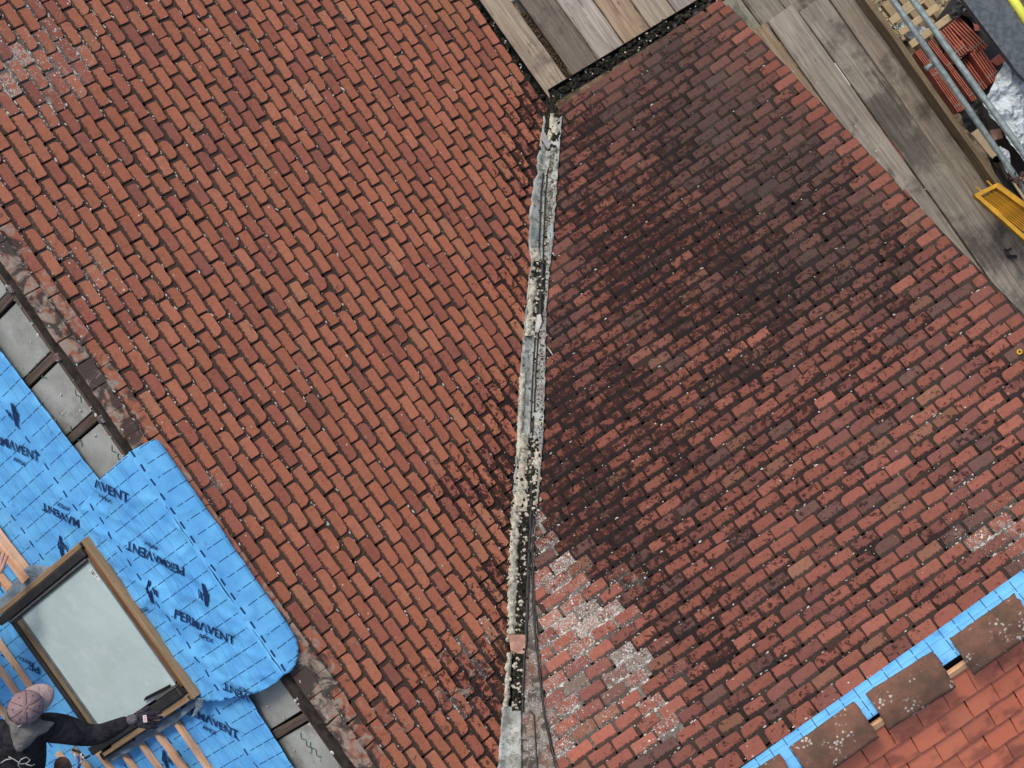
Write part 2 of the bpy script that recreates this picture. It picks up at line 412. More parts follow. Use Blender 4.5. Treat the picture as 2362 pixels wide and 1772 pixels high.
def cloth(name, col, var=.3, fold=9):
    s = NT(name); p = s.pos(); n = s.noise(p, fold, 5, .6, .7); n2 = s.noise(p, 260, 2)
    c = s.mix(s.ramp(n, .3, .7), tuple(x * (1 - var) for x in col), tuple(min(1, x * (1 + var)) for x in col))
    c = s.mix(s.ramp(n2, .45, .7, 0, .3), c, tuple(min(1, x * 1.7 + .01) for x in col))
    s.bump(s.math('ADD', n, s.math('MULTIPLY', n2, .06)), .9, .03); return s.fin(c, .95, .12)
M_SHIRT = cloth('black_sweatshirt', (.020, .020, .024), .6, 13)
M_HOOD = cloth('grey_hood', (.16, .155, .15), .2, 14)
M_CAP = cloth('mauve_cap', (.27, .185, .195), .05, 10)
M_BRIM = cloth('cap_brim_cloth', (.36, .27, .26), .05, 10)
M_SEAM_SHADE = cloth('cap_seam_shade', (.15, .10, .11), .05, 10)  # panel seams, and the shadow line painted at the brim
M_GLOVE = cloth('grey_glove', (.06, .052, .06), .3, 30)
M_CUFF = cloth('grey_cuff', (.15, .14, .16), .2, 40)
M_JEANS = cloth('work_trousers', (.05, .06, .08))
M_LTBLUE = cloth('pale_blue_fleece', (.28, .36, .46), .2, 14)
M_FELT = cloth('grey_collar_felt', (.18, .235, .29), .15, 8)
M_LABEL = simple('grey_print', (.4, .4, .4), .8, .2, .1, 5, 0)
M_WHITE = simple('white_label', (.75, .75, .74), .6, .3, .05, 5, 0)
M_REDLABEL = simple('red_label', (.5, .05, .06), .6, .3, .05, 5, 0)
M_DARKALU = simple('dark_aluminium', (.03, .03, .031), .42, .5, .25, 12, .1)
M_GREYALU = simple('grey_aluminium', (.20, .205, .20), .38, .5, .2, 12, .1, .5)
M_RUBBER = simple('black_gasket', (.012, .012, .012), .6, .4, .2, 12, 0)
def glass():
    s = NT('sky_pale_glass'); p = s.pos(); n = s.noise(p, 2.4, 4, .6, .5); n2 = s.noise(p, 9, 4, .6, 1.5)
    c = s.mix(s.ramp(n, .3, .7), (.49, .62, .60), (.57, .71, .70))  # pale tones stand in for the sky reflected in the pane
    c = s.mix(s.ramp(n2, .55, .75, 0, .35), c, (.42, .5, .5))
    c = s.mix(s.ramp(s.noise(s.mapping(p, (3, 9, 9)), 1.3, 5, .7), .5, .7, 0, .3), c, (.74, .82, .82))
    m = s.fin(c, .12, .5); s.b.inputs['Coat Weight'].default_value = .25; s.b.inputs['Coat Roughness'].default_value = .05
    return m
M_GLASS = glass()
def wrap():
    s = NT('clear_wrap'); p = s.pos(); n = s.noise(p, 11, 5, .65, 1.8); n2 = s.noise(p, 5, 3)
    c = s.mix(s.ramp(n, .32, .5), (.45, .46, .5), (.88, .89, .91))
    s.bump(n, 1, .05); m = s.fin(c, .38, .6); s.b.inputs['Subsurface Weight'].default_value = .3; return m
M_WRAP = wrap()
def crumb():
    s = NT('pale_lichen'); p = s.pos(); n = s.noise(p, 30, 3)
    return s.fin(s.mix(s.ramp(n, .35, .65), (.34, .335, .30), (.66, .65, .61)), .95, .1)
M_CRUMB = crumb()
# ------------------------------------------------------------------ setting: ground and house walls
g = mk('ground', [(-60, -60, -3.2), (60, -60, -3.2), (60, 60, -3.2), (-60, 60, -3.2)], [(0, 1, 2, 3)], M_GROUND)
tag(g, kind='structure')
def wall(name, a0, a1, pl, top, label):
    p = pl.w(a0, .28); q = pl.w(a1, .28); n = Vector((pl.ux, pl.uy, 0)) * .22
    bm = bmesh.new()
    vs = [bm.verts.new(v) for v in (Vector((p.x, p.y, top)), Vector((q.x, q.y, top)), Vector((q.x, q.y, top)) + n, Vector((p.x, p.y, top)) + n)]
    lo = [bm.verts.new(v.co - Vector((0, 0, top + 3.25))) for v in vs]
    bm.faces.new(vs); bm.faces.new(lo[::-1])
    for i in range(4): bm.faces.new((vs[i], lo[i], lo[(i + 1) % 4], vs[(i + 1) % 4]))
    o = bm_obj(name, bm, M_WALL); tag(o, label, 'wall')
wall('house_wall', -.2, 4.0, L, .02, 'red brick house wall beneath the eave of the orange tiled slope')
wall('house_wall', -1.45, .2, R, .02, 'red brick house wall beneath the eave of the dark tiled slope')

# ------------------------------------------------------------------ valley outline (photo px, x as a function of y)
V_L = [(1262, 200), (1256, 300), (1246, 350), (1243, 400), (1232, 440), (1226, 500), (1224, 560), (1230, 600), (1222, 670), (1213, 760), (1205, 850), (1200, 940), (1196, 1040), (1188, 1140), (1182, 1200), (1178, 1290), (1174, 1400), (1172, 1480), (1166, 1560), (1162, 1640), (1152, 1772), (1146, 1850)]
V_R = [(1296, 230), (1290, 300), (1284, 380), (1278, 460), (1271, 560), (1262, 640), (1256, 720), (1254, 820), (1252, 930), (1248, 1020), (1240, 1120), (1232, 1200), (1229, 1290), (1231, 1380), (1236, 1460), (1247, 1560), (1257, 1650), (1284, 1772), (1300, 1850)]
V_M = [(1280, 230), (1262, 350), (1252, 450), (1246, 600), (1238, 760), (1230, 900), (1225, 1050), (1222, 1180), (1216, 1300), (1212, 1400), (1208, 1480), (1203, 1600), (1203, 1700), (1205, 1850)]
V_L = [(b, a) for a, b in V_L]; V_R = [(b, a) for a, b in V_R]; V_M = [(b, a) for a, b in V_M]   # now (y, x)
def vx(line, y):
    if y <= line[0][0]: return line[0][1] + (y - line[0][0]) * -.05
    for (y0, x0), (y1, x1) in zip(line, line[1:]):
        if y <= y1: return x0 + (x1 - x0) * (y - y0) / (y1 - y0)
    return line[-1][1]

# ------------------------------------------------------------------ roof tiles
T_TH = .013
def outline(w, ln, r0, r1, skew=0.0):
    hw = w / 2; pts = []
    for k in range(4):
        t = math.pi + k * (math.pi / 2) / 3
        pts.append((-hw + r0 + r0 * math.cos(t), r0 + r0 * math.sin(t)))
    for k in range(4):
        t = 1.5 * math.pi + k * (math.pi / 2) / 3
        pts.append((hw - r1 + r1 * math.cos(t), r1 + r1 * math.sin(t) + skew))
    q = []
    for k in range(len(pts)):                                # chips and wavy tail between the corners
        q.append(pts[k])
        if k == 3:
            for t in (.25, .5, .75):
                x0, y0 = pts[3]; x1, y1 = pts[4]; q.append((x0 + (x1 - x0) * t, y0 + (y1 - y0) * t + random.uniform(-.0018, .0016) + (.006 if random.random() < .06 else 0)))
    pts = [(x + random.uniform(-.0009, .0009), y + random.uniform(-.0009, .0009)) for x, y in q]
    pts += [(hw + random.uniform(-.002, .001), .045), (hw + random.uniform(-.002, .002), ln), (-hw, ln), (-hw + random.uniform(-.001, .002), .045)]
    return pts
def clip(pts, p, q):
    """keep what lies left of the line p->q"""
    out = []
    def s(a): return (q[0] - p[0]) * (a[1] - p[1]) - (q[1] - p[1]) * (a[0] - p[0])
    for i in range(len(pts)):
        a, b = pts[i], pts[(i + 1) % len(pts)]; sa, sb = s(a), s(b)
        if sa >= 0: out.append(a)
        if (sa > 0 and sb < 0) or (sa < 0 and sb > 0):
            t = sa / (sa - sb); out.append((a[0] + (b[0] - a[0]) * t, a[1] + (b[1] - a[1]) * t))
    return out
def area(pts): return .5 * sum(pts[i][0] * pts[(i + 1) % len(pts)][1] - pts[(i + 1) % len(pts)][0] * pts[i][1] for i in range(len(pts)))
def tile_geo(pts, gauge, th=T_TH, uvs=1.0):
    k = len(pts); cx = sum(p[0] for p in pts) / k; cy = sum(p[1] for p in pts) / k
    hx = max(abs(p[0] - cx) for p in pts) + 1e-4; hy = max(abs(p[1] - cy) for p in pts) + 1e-4
    fx, fy = max(.3, 1 - .0035 / hx), max(.3, 1 - .0035 / hy)
    def zt(y): return 2 * th - th * y / gauge
    V, UV, Fc = [], [], []
    for x, y in pts: V.append((x, y, zt(y) - th * .92)); UV.append((0, y))
    for x, y in pts: V.append((x, y, zt(y) - .003)); UV.append((0, y))
    for x, y in pts:
        x2, y2 = cx + (x - cx) * fx, cy + (y - cy) * fy
        V.append((x2, y2, zt(y2))); UV.append((.012, y2))
    if uvs != 1: UV = [(a_, b_ * uvs) for a_, b_ in UV]
    for r in (0, k):
        for i in range(k): Fc.append((r + i, r + (i + 1) % k, r + k + (i + 1) % k, r + k + i))
    Fc.append(tuple(range(2 * k, 3 * k)))
    return V, Fc, UV
def tile_mesh(name, geo, m):
    V, Fc, UV = geo
    me = bpy.data.meshes.new(name); me.from_pydata(V, [], Fc); l = me.uv_layers.new(name='UVMap')
    for lp in me.loops: l.data[lp.index].uv = UV[lp.vertex_index]
    me.materials.append(m); me.update(); return me

def blob(u, v, lst):
    s = 0
    for x, y, r, k in lst:
        s = max(s, k * math.exp(-((u - x) ** 2 + (v - y) ** 2) / (r * r)))
    return s
N2 = lambda u, v, sc, z=0: noise.noise(Vector((u / sc, v / sc, z)))
def pick(tab):
    t = random.random() * sum(w for w, c in tab)
    for w, c in tab:
        t -= w
        if t <= 0: return c
    return tab[-1][1]
PAL_L = [(50, (.385, .140, .084)), (22, (.415, .158, .095)), (18, (.325, .115, .078)), (4, (.275, .105, .076)), (3, (.40, .17, .102))]
PAL_R = [(40, (.255, .094, .070)), (22, (.29, .11, .08)), (24, (.195, .080, .066)), (5, (.235, .112, .078)), (9, (.145, .078, .068))]
def props_L(u, v, a, b):
    c = pick(PAL_L); k = random.uniform(.9, 1.1)
    # warmer towards the upper right, duller towards the valley foot
    soot = blob(u, v, [(1150, 1120, 90, .9), (1060, 1130, 70, .7), (1190, 380, 60, .8), (1090, 1580, 110, .75), (1130, 930, 70, .6), (1140, 1350, 60, .7), (1210, 260, 50, .8), (1040, 480, 60, .2), (1150, 640, 50, .4)]) + max(0, N2(u, v, 90, 3)) * .25
    d = vx(V_L, v) - u
    soot += .5 * math.exp(-(d / 45.0) ** 2)
    lich = blob(u, v, [(90, 150, 130, 1.0), (30, 190, 70, 1.0), (170, 40, 90, .4), (60, 330, 110, .4), (1130, 1500, 90, .8), (1080, 1640, 90, .5), (150, 560, 90, .7), (250, 640, 110, .45), (350, 900, 120, .35), (490, 1110, 60, .5), (1140, 1180, 60, .35), (1060, 1380, 60, .3), (870, 1700, 60, .3)])
    lich = max(lich, .06 + .10 * random.random()) * (1 + .5 * N2(u, v, 60, 9)) * (random.uniform(.5, 1.25) if lich > .25 else 1)
    mort = max(0, min(1, (b - 4.24) / .2)) + blob(u, v, [(1010, 1620, 60, .6), (880, 1650, 60, .6), (1050, 1560, 40, .7), (700, 1560, 120, .7)])
    if u > 1020 and v < 60: mort *= 0
    g = max(0, min(1, (1150 - u) / 1400)) * .1
    c = (c[0] * k * (1 - g), c[1] * k * (1 - g * .6), c[2] * k)
    if 985 < u < 1070 and v < 60: c = (.37, .15, .085)      # newer pale tiles in the top corner
    if math.hypot(u - 1076, v - 1447) < 24: c, lich, soot = (.46, .17, .10), 0, 0
    if math.hypot(u - 700, v - 700) < 0: pass
    return c, max(0, lich), min(1, soot), min(1, mort)
def props_R(u, v, a, b):
    c = pick(PAL_R); k = random.uniform(.88, 1.12)
    soot = blob(u, v, [(1500, 560, 120, 1.0), (1440, 640, 110, 1.0), (1360, 470, 90, .7), (1310, 320, 90, .55), (1640, 570, 110, .9), (1330, 1080, 110, 1.0), (1280, 940, 80, .95), (1420, 920, 110, .8), (1400, 1180, 110, .95), (1330, 1200, 80, 1.0), (1560, 720, 110, .75), (1800, 680, 120, .6), (1400, 420, 100, .6), (1680, 860, 110, .55), (1620, 1480, 110, .5), (1460, 1300, 90, .75), (1560, 1060, 130, .5), (1500, 1430, 100, .6), (1620, 1280, 120, .4), (1480, 1040, 140, .6), (1760, 1000, 130, .3), (1700, 720, 170, .6), (2000, 720, 120, .4), (1350, 860, 110, .5), (1900, 480, 100, .5), (2060, 600, 80, .3), (1950, 800, 120, .35), (1540, 380, 120, .5)])
    soot = soot * (1.0 + .5 * N2(u, v, 50, 1)) + N2(u, v, 70, 5) * .5 + .26
    grey = blob(u, v, [(1640, 280, 230, 1.0), (1780, 400, 200, 1.0), (1560, 130, 170, .9), (1930, 560, 190, .85), (1800, 640, 180, .9), (1460, 260, 170, .8), (2060, 660, 110, .5), (1500, 790, 100, .4), (1300, 760, 60, .8), (1340, 620, 60, .7), (1750, 740, 100, .6)])
    vg = (a + 1.5)                                        # metres in from the verge
    if vg < .2: grey *= max(.2, vg / .2); soot *= max(.4, vg / .2)
    lich = blob(u, v, [(1285, 1310, 80, 1.1), (1370, 1420, 100, 1.2), (1300, 1470, 110, 1.1), (1340, 1600, 130, 1.05), (1440, 1540, 90, .95), (1500, 1660, 90, .8), (1290, 1700, 90, 1.0), (1240, 1230, 60, 1.0), (1440, 1330, 60, .6), (1420, 1240, 60, .3), (2260, 1250, 90, .75), (2330, 1230, 90, .9), (2200, 1180, 60, .5), (2130, 950, 50, .5), (2290, 760, 60, .35), (2210, 1100, 50, .4), (1560, 1560, 120, .4), (1700, 1640, 140, .3), (1950, 1280, 90, .25)])
    lich = max(lich, .05 + .13 * random.random() * max(0, min(1, (v - 500) / 500))) * (1 + .5 * N2(u, v, 50, 7)) * (random.uniform(.45, 1.15) if lich > .25 else 1)
    pink = blob(u, v, [(1350, 1560, 170, 1), (1280, 1420, 90, 1), (1430, 1650, 130, .8)])
    soot *= (1 - .9 * pink)
    warm = blob(u, v, [(2200, 1050, 350, .5), (1900, 1450, 350, .4), (1330, 700, 90, .5), (1500, 860, 100, .3)])
    gc = (.070, .055, .050)
    c = tuple(c[i] * k * (1 - .86 * grey) + gc[i] * .86 * grey * k for i in range(3))
    c = tuple(c[i] * (1 + .22 * warm + .35 * pink) for i in range(3))
    c = tuple(x * (1 - .34 * min(1, soot)) for x in c)
    if vg < .02 + .08 * random.random(): c = (.215 * k, .080 * k, .058 * k)
    if pink > .45 and random.random() < .07: c = (.21 * k, .155 * k, .13 * k)
    for x, y in ((1735, 790), (1718, 812), (1900, 590), (2100, 670)):
        if math.hypot(u - x, v - y) < 22: c = (.285, .112, .078); soot *= .6
    for x, y in ((1408, 1705), (1360, 1750)):
        if math.hypot(u - x, v - y) < 30: c = (.40, .14, .10); lich = .1; soot = 0
    return c, max(0, lich), max(0, min(1, soot)), 0.0

def verge_hp(a):                                            # far end of the right slope, ragged
    return -1.50
def lay(pl, nrows, g, w, a_lo, a_hi, props, side, rootobj, label_none=None, shapes=44, round_p=.35):
    protos = []
    for i in range(shapes):
        rr = [random.uniform(.007, .013), random.uniform(.007, .013)]
        if random.random() < round_p: rr[random.randrange(2)] = random.uniform(.014, .03)
        if random.random() < round_p * .3: rr = [random.uniform(.02, .036), random.uniform(.02, .036)]
        o_ = outline(w - random.uniform(.007, .014) - (random.uniform(.01, .028) if random.random() < .22 else 0), .165, rr[0], rr[1], random.uniform(-.0025, .0025))
        protos.append(o_)
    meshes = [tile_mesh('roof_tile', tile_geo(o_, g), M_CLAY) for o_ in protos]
    tiles = []
    for i in range(nrows):
        b = B0[side] + i * g + random.uniform(-.0025, .0025); drift = random.uniform(-.014, .014)
        a = a_lo + (i % 2) * w / 2 + drift
        wob = random.uniform(0, 40)
        while a < a_hi:
            a += w
            bb = b - (random.uniform(.008, .022) if random.random() < .018 else 0) + .004 * noise.noise(Vector((a * 2.2, i * .35, side))) * 2 + random.uniform(-.002, .002)
            c = pl.w(a, bb + g / 2); u, v = PX(c)
            if u < -260 or u > 2620 or v < -260 or v > 1980: continue
            k = random.randrange(shapes); pts = protos[k]; cut = False
            if side < 0 and i >= nrows - 2: pts = outline(w - .003, .165, .004, .004); cut = True
            aa = a + random.uniform(-.003, .003)
            # cut along the valley
            line = V_L if side < 0 else V_R
            e = vx(line, v) - u
            if side * e > 70: continue
            if abs(e) < 90:
                j = random.uniform(-3, 3) + (3 if side < 0 else -3)
                p1 = pl.ab(vx(line, v - 25) + j, v - 25); p2 = pl.ab(vx(line, v + 25) + j, v + 25)
                p1 = (p1[0] - aa, p1[1] - bb); p2 = (p2[0] - aa, p2[1] - bb)
                keep = clip(pts, p1, p2); other = clip(pts, p2, p1)
                # the side that holds a point well inside this wing
                q = pl.ab(u + side * 300, v); q = (q[0] - aa, q[1] - bb)
                s = (p2[0] - p1[0]) * (q[1] - p1[1]) - (p2[1] - p1[1]) * (q[0] - p1[0])
                pts2 = keep if s > 0 else other
                if len(pts2) < 3 or area(pts2) < .0012: continue
                if len(pts2) != len(pts) or abs(area(pts2) - area(pts)) > 1e-5: pts = pts2; cut = True
            if side > 0:                                    # verge
                lim = -1.50 + random.uniform(-.006, .01)
                if a - w / 2 < lim:
                    pts2 = [(max(x, lim - aa), y) for x, y in pts]
                    pts2 = clip(pts, (lim - aa, 1), (lim - aa, -1))
                    if len(pts2) < 3 or area(pts2) < .0015: continue
                    pts = pts2; cut = True
            if i == nrows - 1: pts = clip(pts, (9, g + .004), (-9, g + .004)); cut = True
            if len(pts) < 3: continue
            tiles.append(dict(top=.5 if (i >= nrows - 1) else 1.0, a=aa, b=bb, u=u, v=v, k=k, pts=pts, cut=cut, d=(Vector((0, 0, H)) - c).length,
                              vis=(0 <= u <= IW and 0 <= v <= IH), yaw=math.radians(random.gauss(0, 1.5) + (random.choice((-4, 4)) if random.random() < .012 else 0)), h=random.uniform(0, .0035) + (.006 if random.random() < .03 else 0),
                              pr=props(u, v, aa, bb)))
    order = sorted([t for t in tiles if t['vis'] and area(t['pts']) > .006], key=lambda t: t['d'])
    single = set(id(t) for t in order[:300])
    V, Fc, UV, CC, LI, SO, MO = [], [], [], [], [], [], []
    for t in tiles:
        col, li, so, mo = t['pr']
        M4 = pl.at(t['a'], t['b'], t['h'], t['yaw'])
        if id(t) in single:
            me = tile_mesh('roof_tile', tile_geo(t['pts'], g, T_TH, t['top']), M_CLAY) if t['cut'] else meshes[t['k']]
            o = bpy.data.objects.new('roof_tile', me); COL.objects.link(o); o.parent = rootobj
            o.matrix_parent_inverse = rootobj.matrix_world.inverted(); o.matrix_world = M4
            o.color = (col[0], col[1], col[2], 1); o['lichen'] = float(li); o['soot'] = float(so); o['mortar'] = float(mo)
        else:
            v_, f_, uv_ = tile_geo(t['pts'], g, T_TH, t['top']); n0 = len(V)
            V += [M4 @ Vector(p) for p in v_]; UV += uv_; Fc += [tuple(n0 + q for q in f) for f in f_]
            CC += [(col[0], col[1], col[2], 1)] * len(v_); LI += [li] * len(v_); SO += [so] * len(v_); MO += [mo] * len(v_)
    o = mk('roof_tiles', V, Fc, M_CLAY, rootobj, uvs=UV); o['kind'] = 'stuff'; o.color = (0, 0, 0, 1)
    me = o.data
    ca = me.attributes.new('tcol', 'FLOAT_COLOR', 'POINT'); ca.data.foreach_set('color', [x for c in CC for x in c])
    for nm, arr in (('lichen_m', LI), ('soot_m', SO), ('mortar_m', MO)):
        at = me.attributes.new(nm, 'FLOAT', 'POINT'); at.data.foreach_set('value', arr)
    return tiles

def chips(name, items, m, parent):
    """many small crusty flakes joined: items are (matrix, size, flat)"""
    V, Fc = [], []
    for M4, sx, sy, sz in items:
        n0 = len(V); k = 6
        for i in range(k):
            t = i * 2 * math.pi / k; r = random.uniform(.7, 1.15)
            V.append(M4 @ Vector((sx * r * math.cos(t), sy * r * math.sin(t), 0)))
        for i in range(k):
            t = i * 2 * math.pi / k + .3; r = random.uniform(.4, .75)
            V.append(M4 @ Vector((sx * r * math.cos(t), sy * r * math.sin(t), sz * random.uniform(.7, 1.2))))
        for i in range(k): Fc.append((n0 + i, n0 + (i + 1) % k, n0 + k + (i + 1) % k, n0 + k + i))
        Fc.append(tuple(range(n0 + k, n0 + 2 * k)))
    o = mk(name, V, Fc, m, parent); o['kind'] = 'stuff'; return o

gL, wL, gR, wR = .098, .168, .096, .171
B0 = {-1: .072, 1: .082}
LT, RT = 4.54, 5.055
rootL = root('tiled_roof', L.w(0, 0), 'orange clay tiled roof slope left of the valley, half stripped beyond its ridge', 'roof')
rootR = root('tiled_roof', R.w(0, 0), 'dark sooty clay tiled roof slope right of the valley, blue strip along its ridge', 'roof')
nL = round((LT - B0[-1]) / gL); nR = round((RT - B0[1]) / gR)
TL = lay(L, nL, (LT - B0[-1]) / nL, wL, -4.2, 3.6, props_L, -1, rootL, round_p=.5)
TR = lay(R, nR, (RT - B0[1]) / nR, wR, -1.75, 3.2, props_R, 1, rootR, round_p=.28)

# lichen flakes in the joints
def flakes(pl, tiles, g, w, side):
    items = []
    for t in tiles:
        u, v = t['u'], t['v']; li = t['pr'][1]
        if side < 0:
            dens = .22 + .5 * max(0, min(1, (900 - u) / 900)) * (1 if v < 1100 else .5) + 1.6 * li
            if u > 950 and v < 800: dens *= .3
            dens *= 1 + .8 * N2(u, v, 120, 2)
        else:
            dens = .10 + 2.2 * li * (1 if v > 450 else .4) + .25 * max(0, (v - 900) / 900)
        dens *= 6.5 if side < 0 else 3.6
        dens += 46 * max(0, li - .32) ** 1.2 * (.4 if (side > 0 and v < 700) else 1)
        n = int(dens) + (random.random() < dens % 1)
        for _ in range(n):
            a = t['a'] + random.uniform(-.5, .5) * w
            if random.random() < (.75 if li < .35 else .5): b = t['b'] + random.gauss(g * .89, .005); run = True
            else: b = t['b'] + random.uniform(0, g); run = False
            sz = random.choice((.0024, .0034, .0042, .006)) * random.uniform(.7, 1.2) * (1 + .35 * min(1, max(0, li - .3) * 2))
            el = random.uniform(1, 2.6) if run else 1
            h = T_TH * 1.0 + (T_TH * (1 - (b - t['b']) / g)) + .001
            if abs(a - t['a']) > w * .48: continue
            items.append((pl.at(a, b, h, random.uniform(-.4, .4)), sz * el, sz, sz * .45))
    return items
chips('lichen_flakes', flakes(L, TL, gL, wL, -1), M_CRUMB, rootL)
chips('lichen_flakes', flakes(R, TR, gR, wR, 1), M_CRUMB, rootR)

# roof decks under the tiles (solid, dark)
def deck(pl, pts, parent, name='roof_deck', h=-.024, m=None, th=.06):
    top = [pl.hit(u, v) + pl.N * h for u, v in pts]
    return prism3(name, top, th, m or M_BED, parent, 0, pl.N)
deck(L, [(1072, -30), (1263, 240), (1225, 600), (1225, 1000), (1200, 1500), (1190, 2100), (1000, 2045), (-280, 210), (-280, -280), (900, -280)], rootL)
deck(R, [(1292, 246), (1662, 12), (2362, 722), (2640, 990), (2640, 1120), (1430, 1962), (1260, 2100), (1225, 1772), (1215, 1000), (1245, 600)], rootR)

# ------------------------------------------------------------------ valley
rv = root('valley_gutter', L.hit(1230, 600), 'open valley of patched grey lead and crumbling mortar between the two tiled slopes', 'valley')
def vsurf(u, v, h):
    """point on the higher of the two roofs"""
    a = L.hit(u, v, h); b = R.hit(u, v, h)
    return a if a.z > b.z else b
def ribbon(name, fl, fr, y0, y1, m, h=.03, step=7, nx=8, amp=.006, parent=rv, hfun=None, sc=9):
    V, Fc = [], []; n = int((y1 - y0) / step)
    for i in range(n + 1):
        y = y0 + (y1 - y0) * i / n; xl, xr = fl(y), fr(y)
        for j in range(nx + 1):
            t = j / nx; u = xl + (xr - xl) * t
            hh = h + (hfun(t, y) if hfun else 0)
            p = vsurf(u, y, hh)
            p.z += amp * (noise.noise(p * sc) + .6 * noise.noise(p * sc * 3.1))
            V.append(p)
    for i in range(n):
        for j in range(nx):
            q = i * (nx + 1) + j; Fc.append((q, q + 1, q + nx + 2, q + nx + 1))
    k = len(V)                                              # skirt so that the sheet has edges
    for i in range(n + 1):
        V.append(V[i * (nx + 1)] - Vector((0, 0, .03))); V.append(V[i * (nx + 1) + nx] - Vector((0, 0, .03)))
    for i in range(n):
        Fc.append((i * (nx + 1), (i + 1) * (nx + 1), k + 2 * i + 2, k + 2 * i)); Fc.append((i * (nx + 1) + nx, k + 2 * i + 1, k + 2 * i + 3, (i + 1) * (nx + 1) + nx))
    return mk(name, V, Fc, m, parent, smooth=True)
L_ = lambda d: (lambda y: vx(V_L, y) + d + 5 * noise.noise(Vector((y / 17, d, 0))) + 2.5 * noise.noise(Vector((y / 5, d, 0))))
R_ = lambda d: (lambda y: vx(V_R, y) + d + 4 * noise.noise(Vector((y / 15, d, 7))) + 2 * noise.noise(Vector((y / 5, d, 7))))
M_ = lambda d: (lambda y: vx(V_M, y) + d + 1.5 * noise.noise(Vector((y / 22, d, 3))))
ribbon('lead_sheet', L_(-5), lambda y: min(R_(4)(y), vx(V_M, y) + 40), 268, 1190, M_LEAD, .040, hfun=lambda t, y: .012 * (2 * t - 1) ** 2)
M_GM = simple('grey_mortar', (.165, .16, .14), .95, .1, .75, 42, .9, 0, 50, .01)
ribbon('cement_fillet', M_(7), R_(3), 330, 790, M_GM, .045, nx=6, amp=.007, sc=20)
ribbon('cement_fillet', M_(9), R_(2), 790, 900, M_GM, .045, nx=6, amp=.007, sc=20)
ribbon('cement_fillet', M_(2), R_(3), 1180, 1845, M_CEM, .040, nx=10, amp=.009)
ribbon('lead_sheet', L_(-4), M_(-1), 1630, 1845, M_LEAD, .044, amp=.004)
ribbon('moss_bed', lambda y: M_(-22)(y), M_(4), 1180, 1640, M_MOSS, .050, nx=6, amp=.014, sc=16)
ribbon('moss_bed', lambda y: M_(-16)(y), M_(14), 600, 740, M_MOSS, .052, nx=5, amp=.012, sc=16)
ribbon('moss_bed', lambda y: M_(-10)(y), M_(16), 1010, 1190, M_MOSS, .052, nx=5, amp=.014, sc=16)
ribbon('moss_bed', L_(0), M_(2), 225, 330, M_MOSS, .052, nx=5, amp=.014, sc=16)
# twin welted seams running down the lead
def seam(y0, y1, off, r=.005, h=.054):
    pts = [vsurf(M_(off)(y), y, h) for y in range(y0, y1, 12)]
    return tube('welt', pts, r, M_BLACK, rv, 8)
for y0, y1, off in ((400, 600, -4), (390, 600, 6), (760, 1010, -3), (770, 960, 4), (960, 1180, 2), (1280, 1500, 6)):
    seam(y0, y1, off + 0)
ribbon('dark_channel', M_(-1), M_(5), 1010, 1640, M_BLACK, .060, nx=2, amp=.004)
ribbon('dark_channel', M_(0), M_(9), 610, 735, M_BLACK, .056, nx=2, amp=.004)
pts = [vsurf(vx(V_R, y) - 1, y, .04) for y in range(1190, 1850, 10)]
tube('crack', pts, .007, M_BLACK, rv, 8, rr=[.0085 + .005 * noise.noise(Vector((i * .4, 0, 0))) for i in range(len(pts))])
pts = [vsurf(vx(V_M, y) + (28 if y > 1640 else 20) + (y - 1640) * .06, y, .05) for y in range(1640, 1850, 10)]
tube('crack', pts, .004, M_BLACK, rv, 8)
# crumbling mortar fillet: lumps pressed together
def lumps(name, fx, y0, y1, wpx, m, size, n, h=.045, seedz=0, parent=rv):
    bm = bmesh.new()
    for i in range(n):
        y = random.uniform(y0, y1); u = fx(y) + random.gauss(0, .33) * wpx
        s = random.uniform(.45, 1.2) * size; p = vsurf(u, y, h + random.uniform(-.006, .006))
        M4 = Matrix.Translation(p) @ Matrix.Rotation(random.uniform(0, 6), 4, 'Z') @ Matrix.Diagonal((s * random.uniform(.8, 1.5), s, s * random.uniform(.35, .7), 1))
        r = bmesh.ops.create_icosphere(bm, subdivisions=1, radius=1, matrix=M4)
        for q in r['verts']: q.co += (q.co - p) * (.45 * noise.noise(q.co * 60 + Vector((i, 0, 0))))
    o = bm_obj(name, bm, m, parent, smooth=False); o['kind'] = 'stuff'; return o
def fillet(y0, y1, fl, fr, h=.05, amp=.016):
    return ribbon('mortar_fillet', fl, fr, y0, y1, M_MORTAR, h, step=4, nx=6, amp=amp, sc=22, hfun=lambda t, y: .014 * (1 - (2 * t - 1) ** 2))
fillet(262, 325, lambda y: M_(-6)(y) - 0, lambda y: M_(10)(y) + 6 * math.sin(y / 9), .05)
fillet(572, 602, L_(0), L_(18), .055)
fillet(640, 775, L_(-1), L_(16), .052, .02)
fillet(860, 1060, L_(-3), L_(9), .05, .012)
fillet(1000, 1180, L_(2), lambda y: M_(-6)(y), .052, .02)
fillet(1150, 1462, L_(-3), L_(17), .05, .018)
fillet(1505, 1630, L_(-1), L_(12), .045, .012)
fillet(1030, 1110, lambda y: R_(-14)(y), R_(-1), .045, .016)
lumps('mortar_crumbs', M_(-6), 600, 780, 22, M_MORTAR, .012, 46, h=.056)
lumps('mortar_crumbs', M_(-14), 1080, 1640, 26, M_MORTAR, .011, 150, h=.056)
lumps('mortar_crumbs', M_(4), 1000, 1180, 26, M_MORTAR, .012, 60, h=.056)
lumps('mortar_crumbs', L_(2), 1180, 1480, 12, M_MORTAR, .011, 90)
lumps('mortar_crumbs', M_(6), 380, 980, 40, M_MORTAR, .006, 90, h=.050)
lumps('moss_shade_clumps', M_(8), 380, 1010, 34, M_MOSS, .006, 170, h=.050)
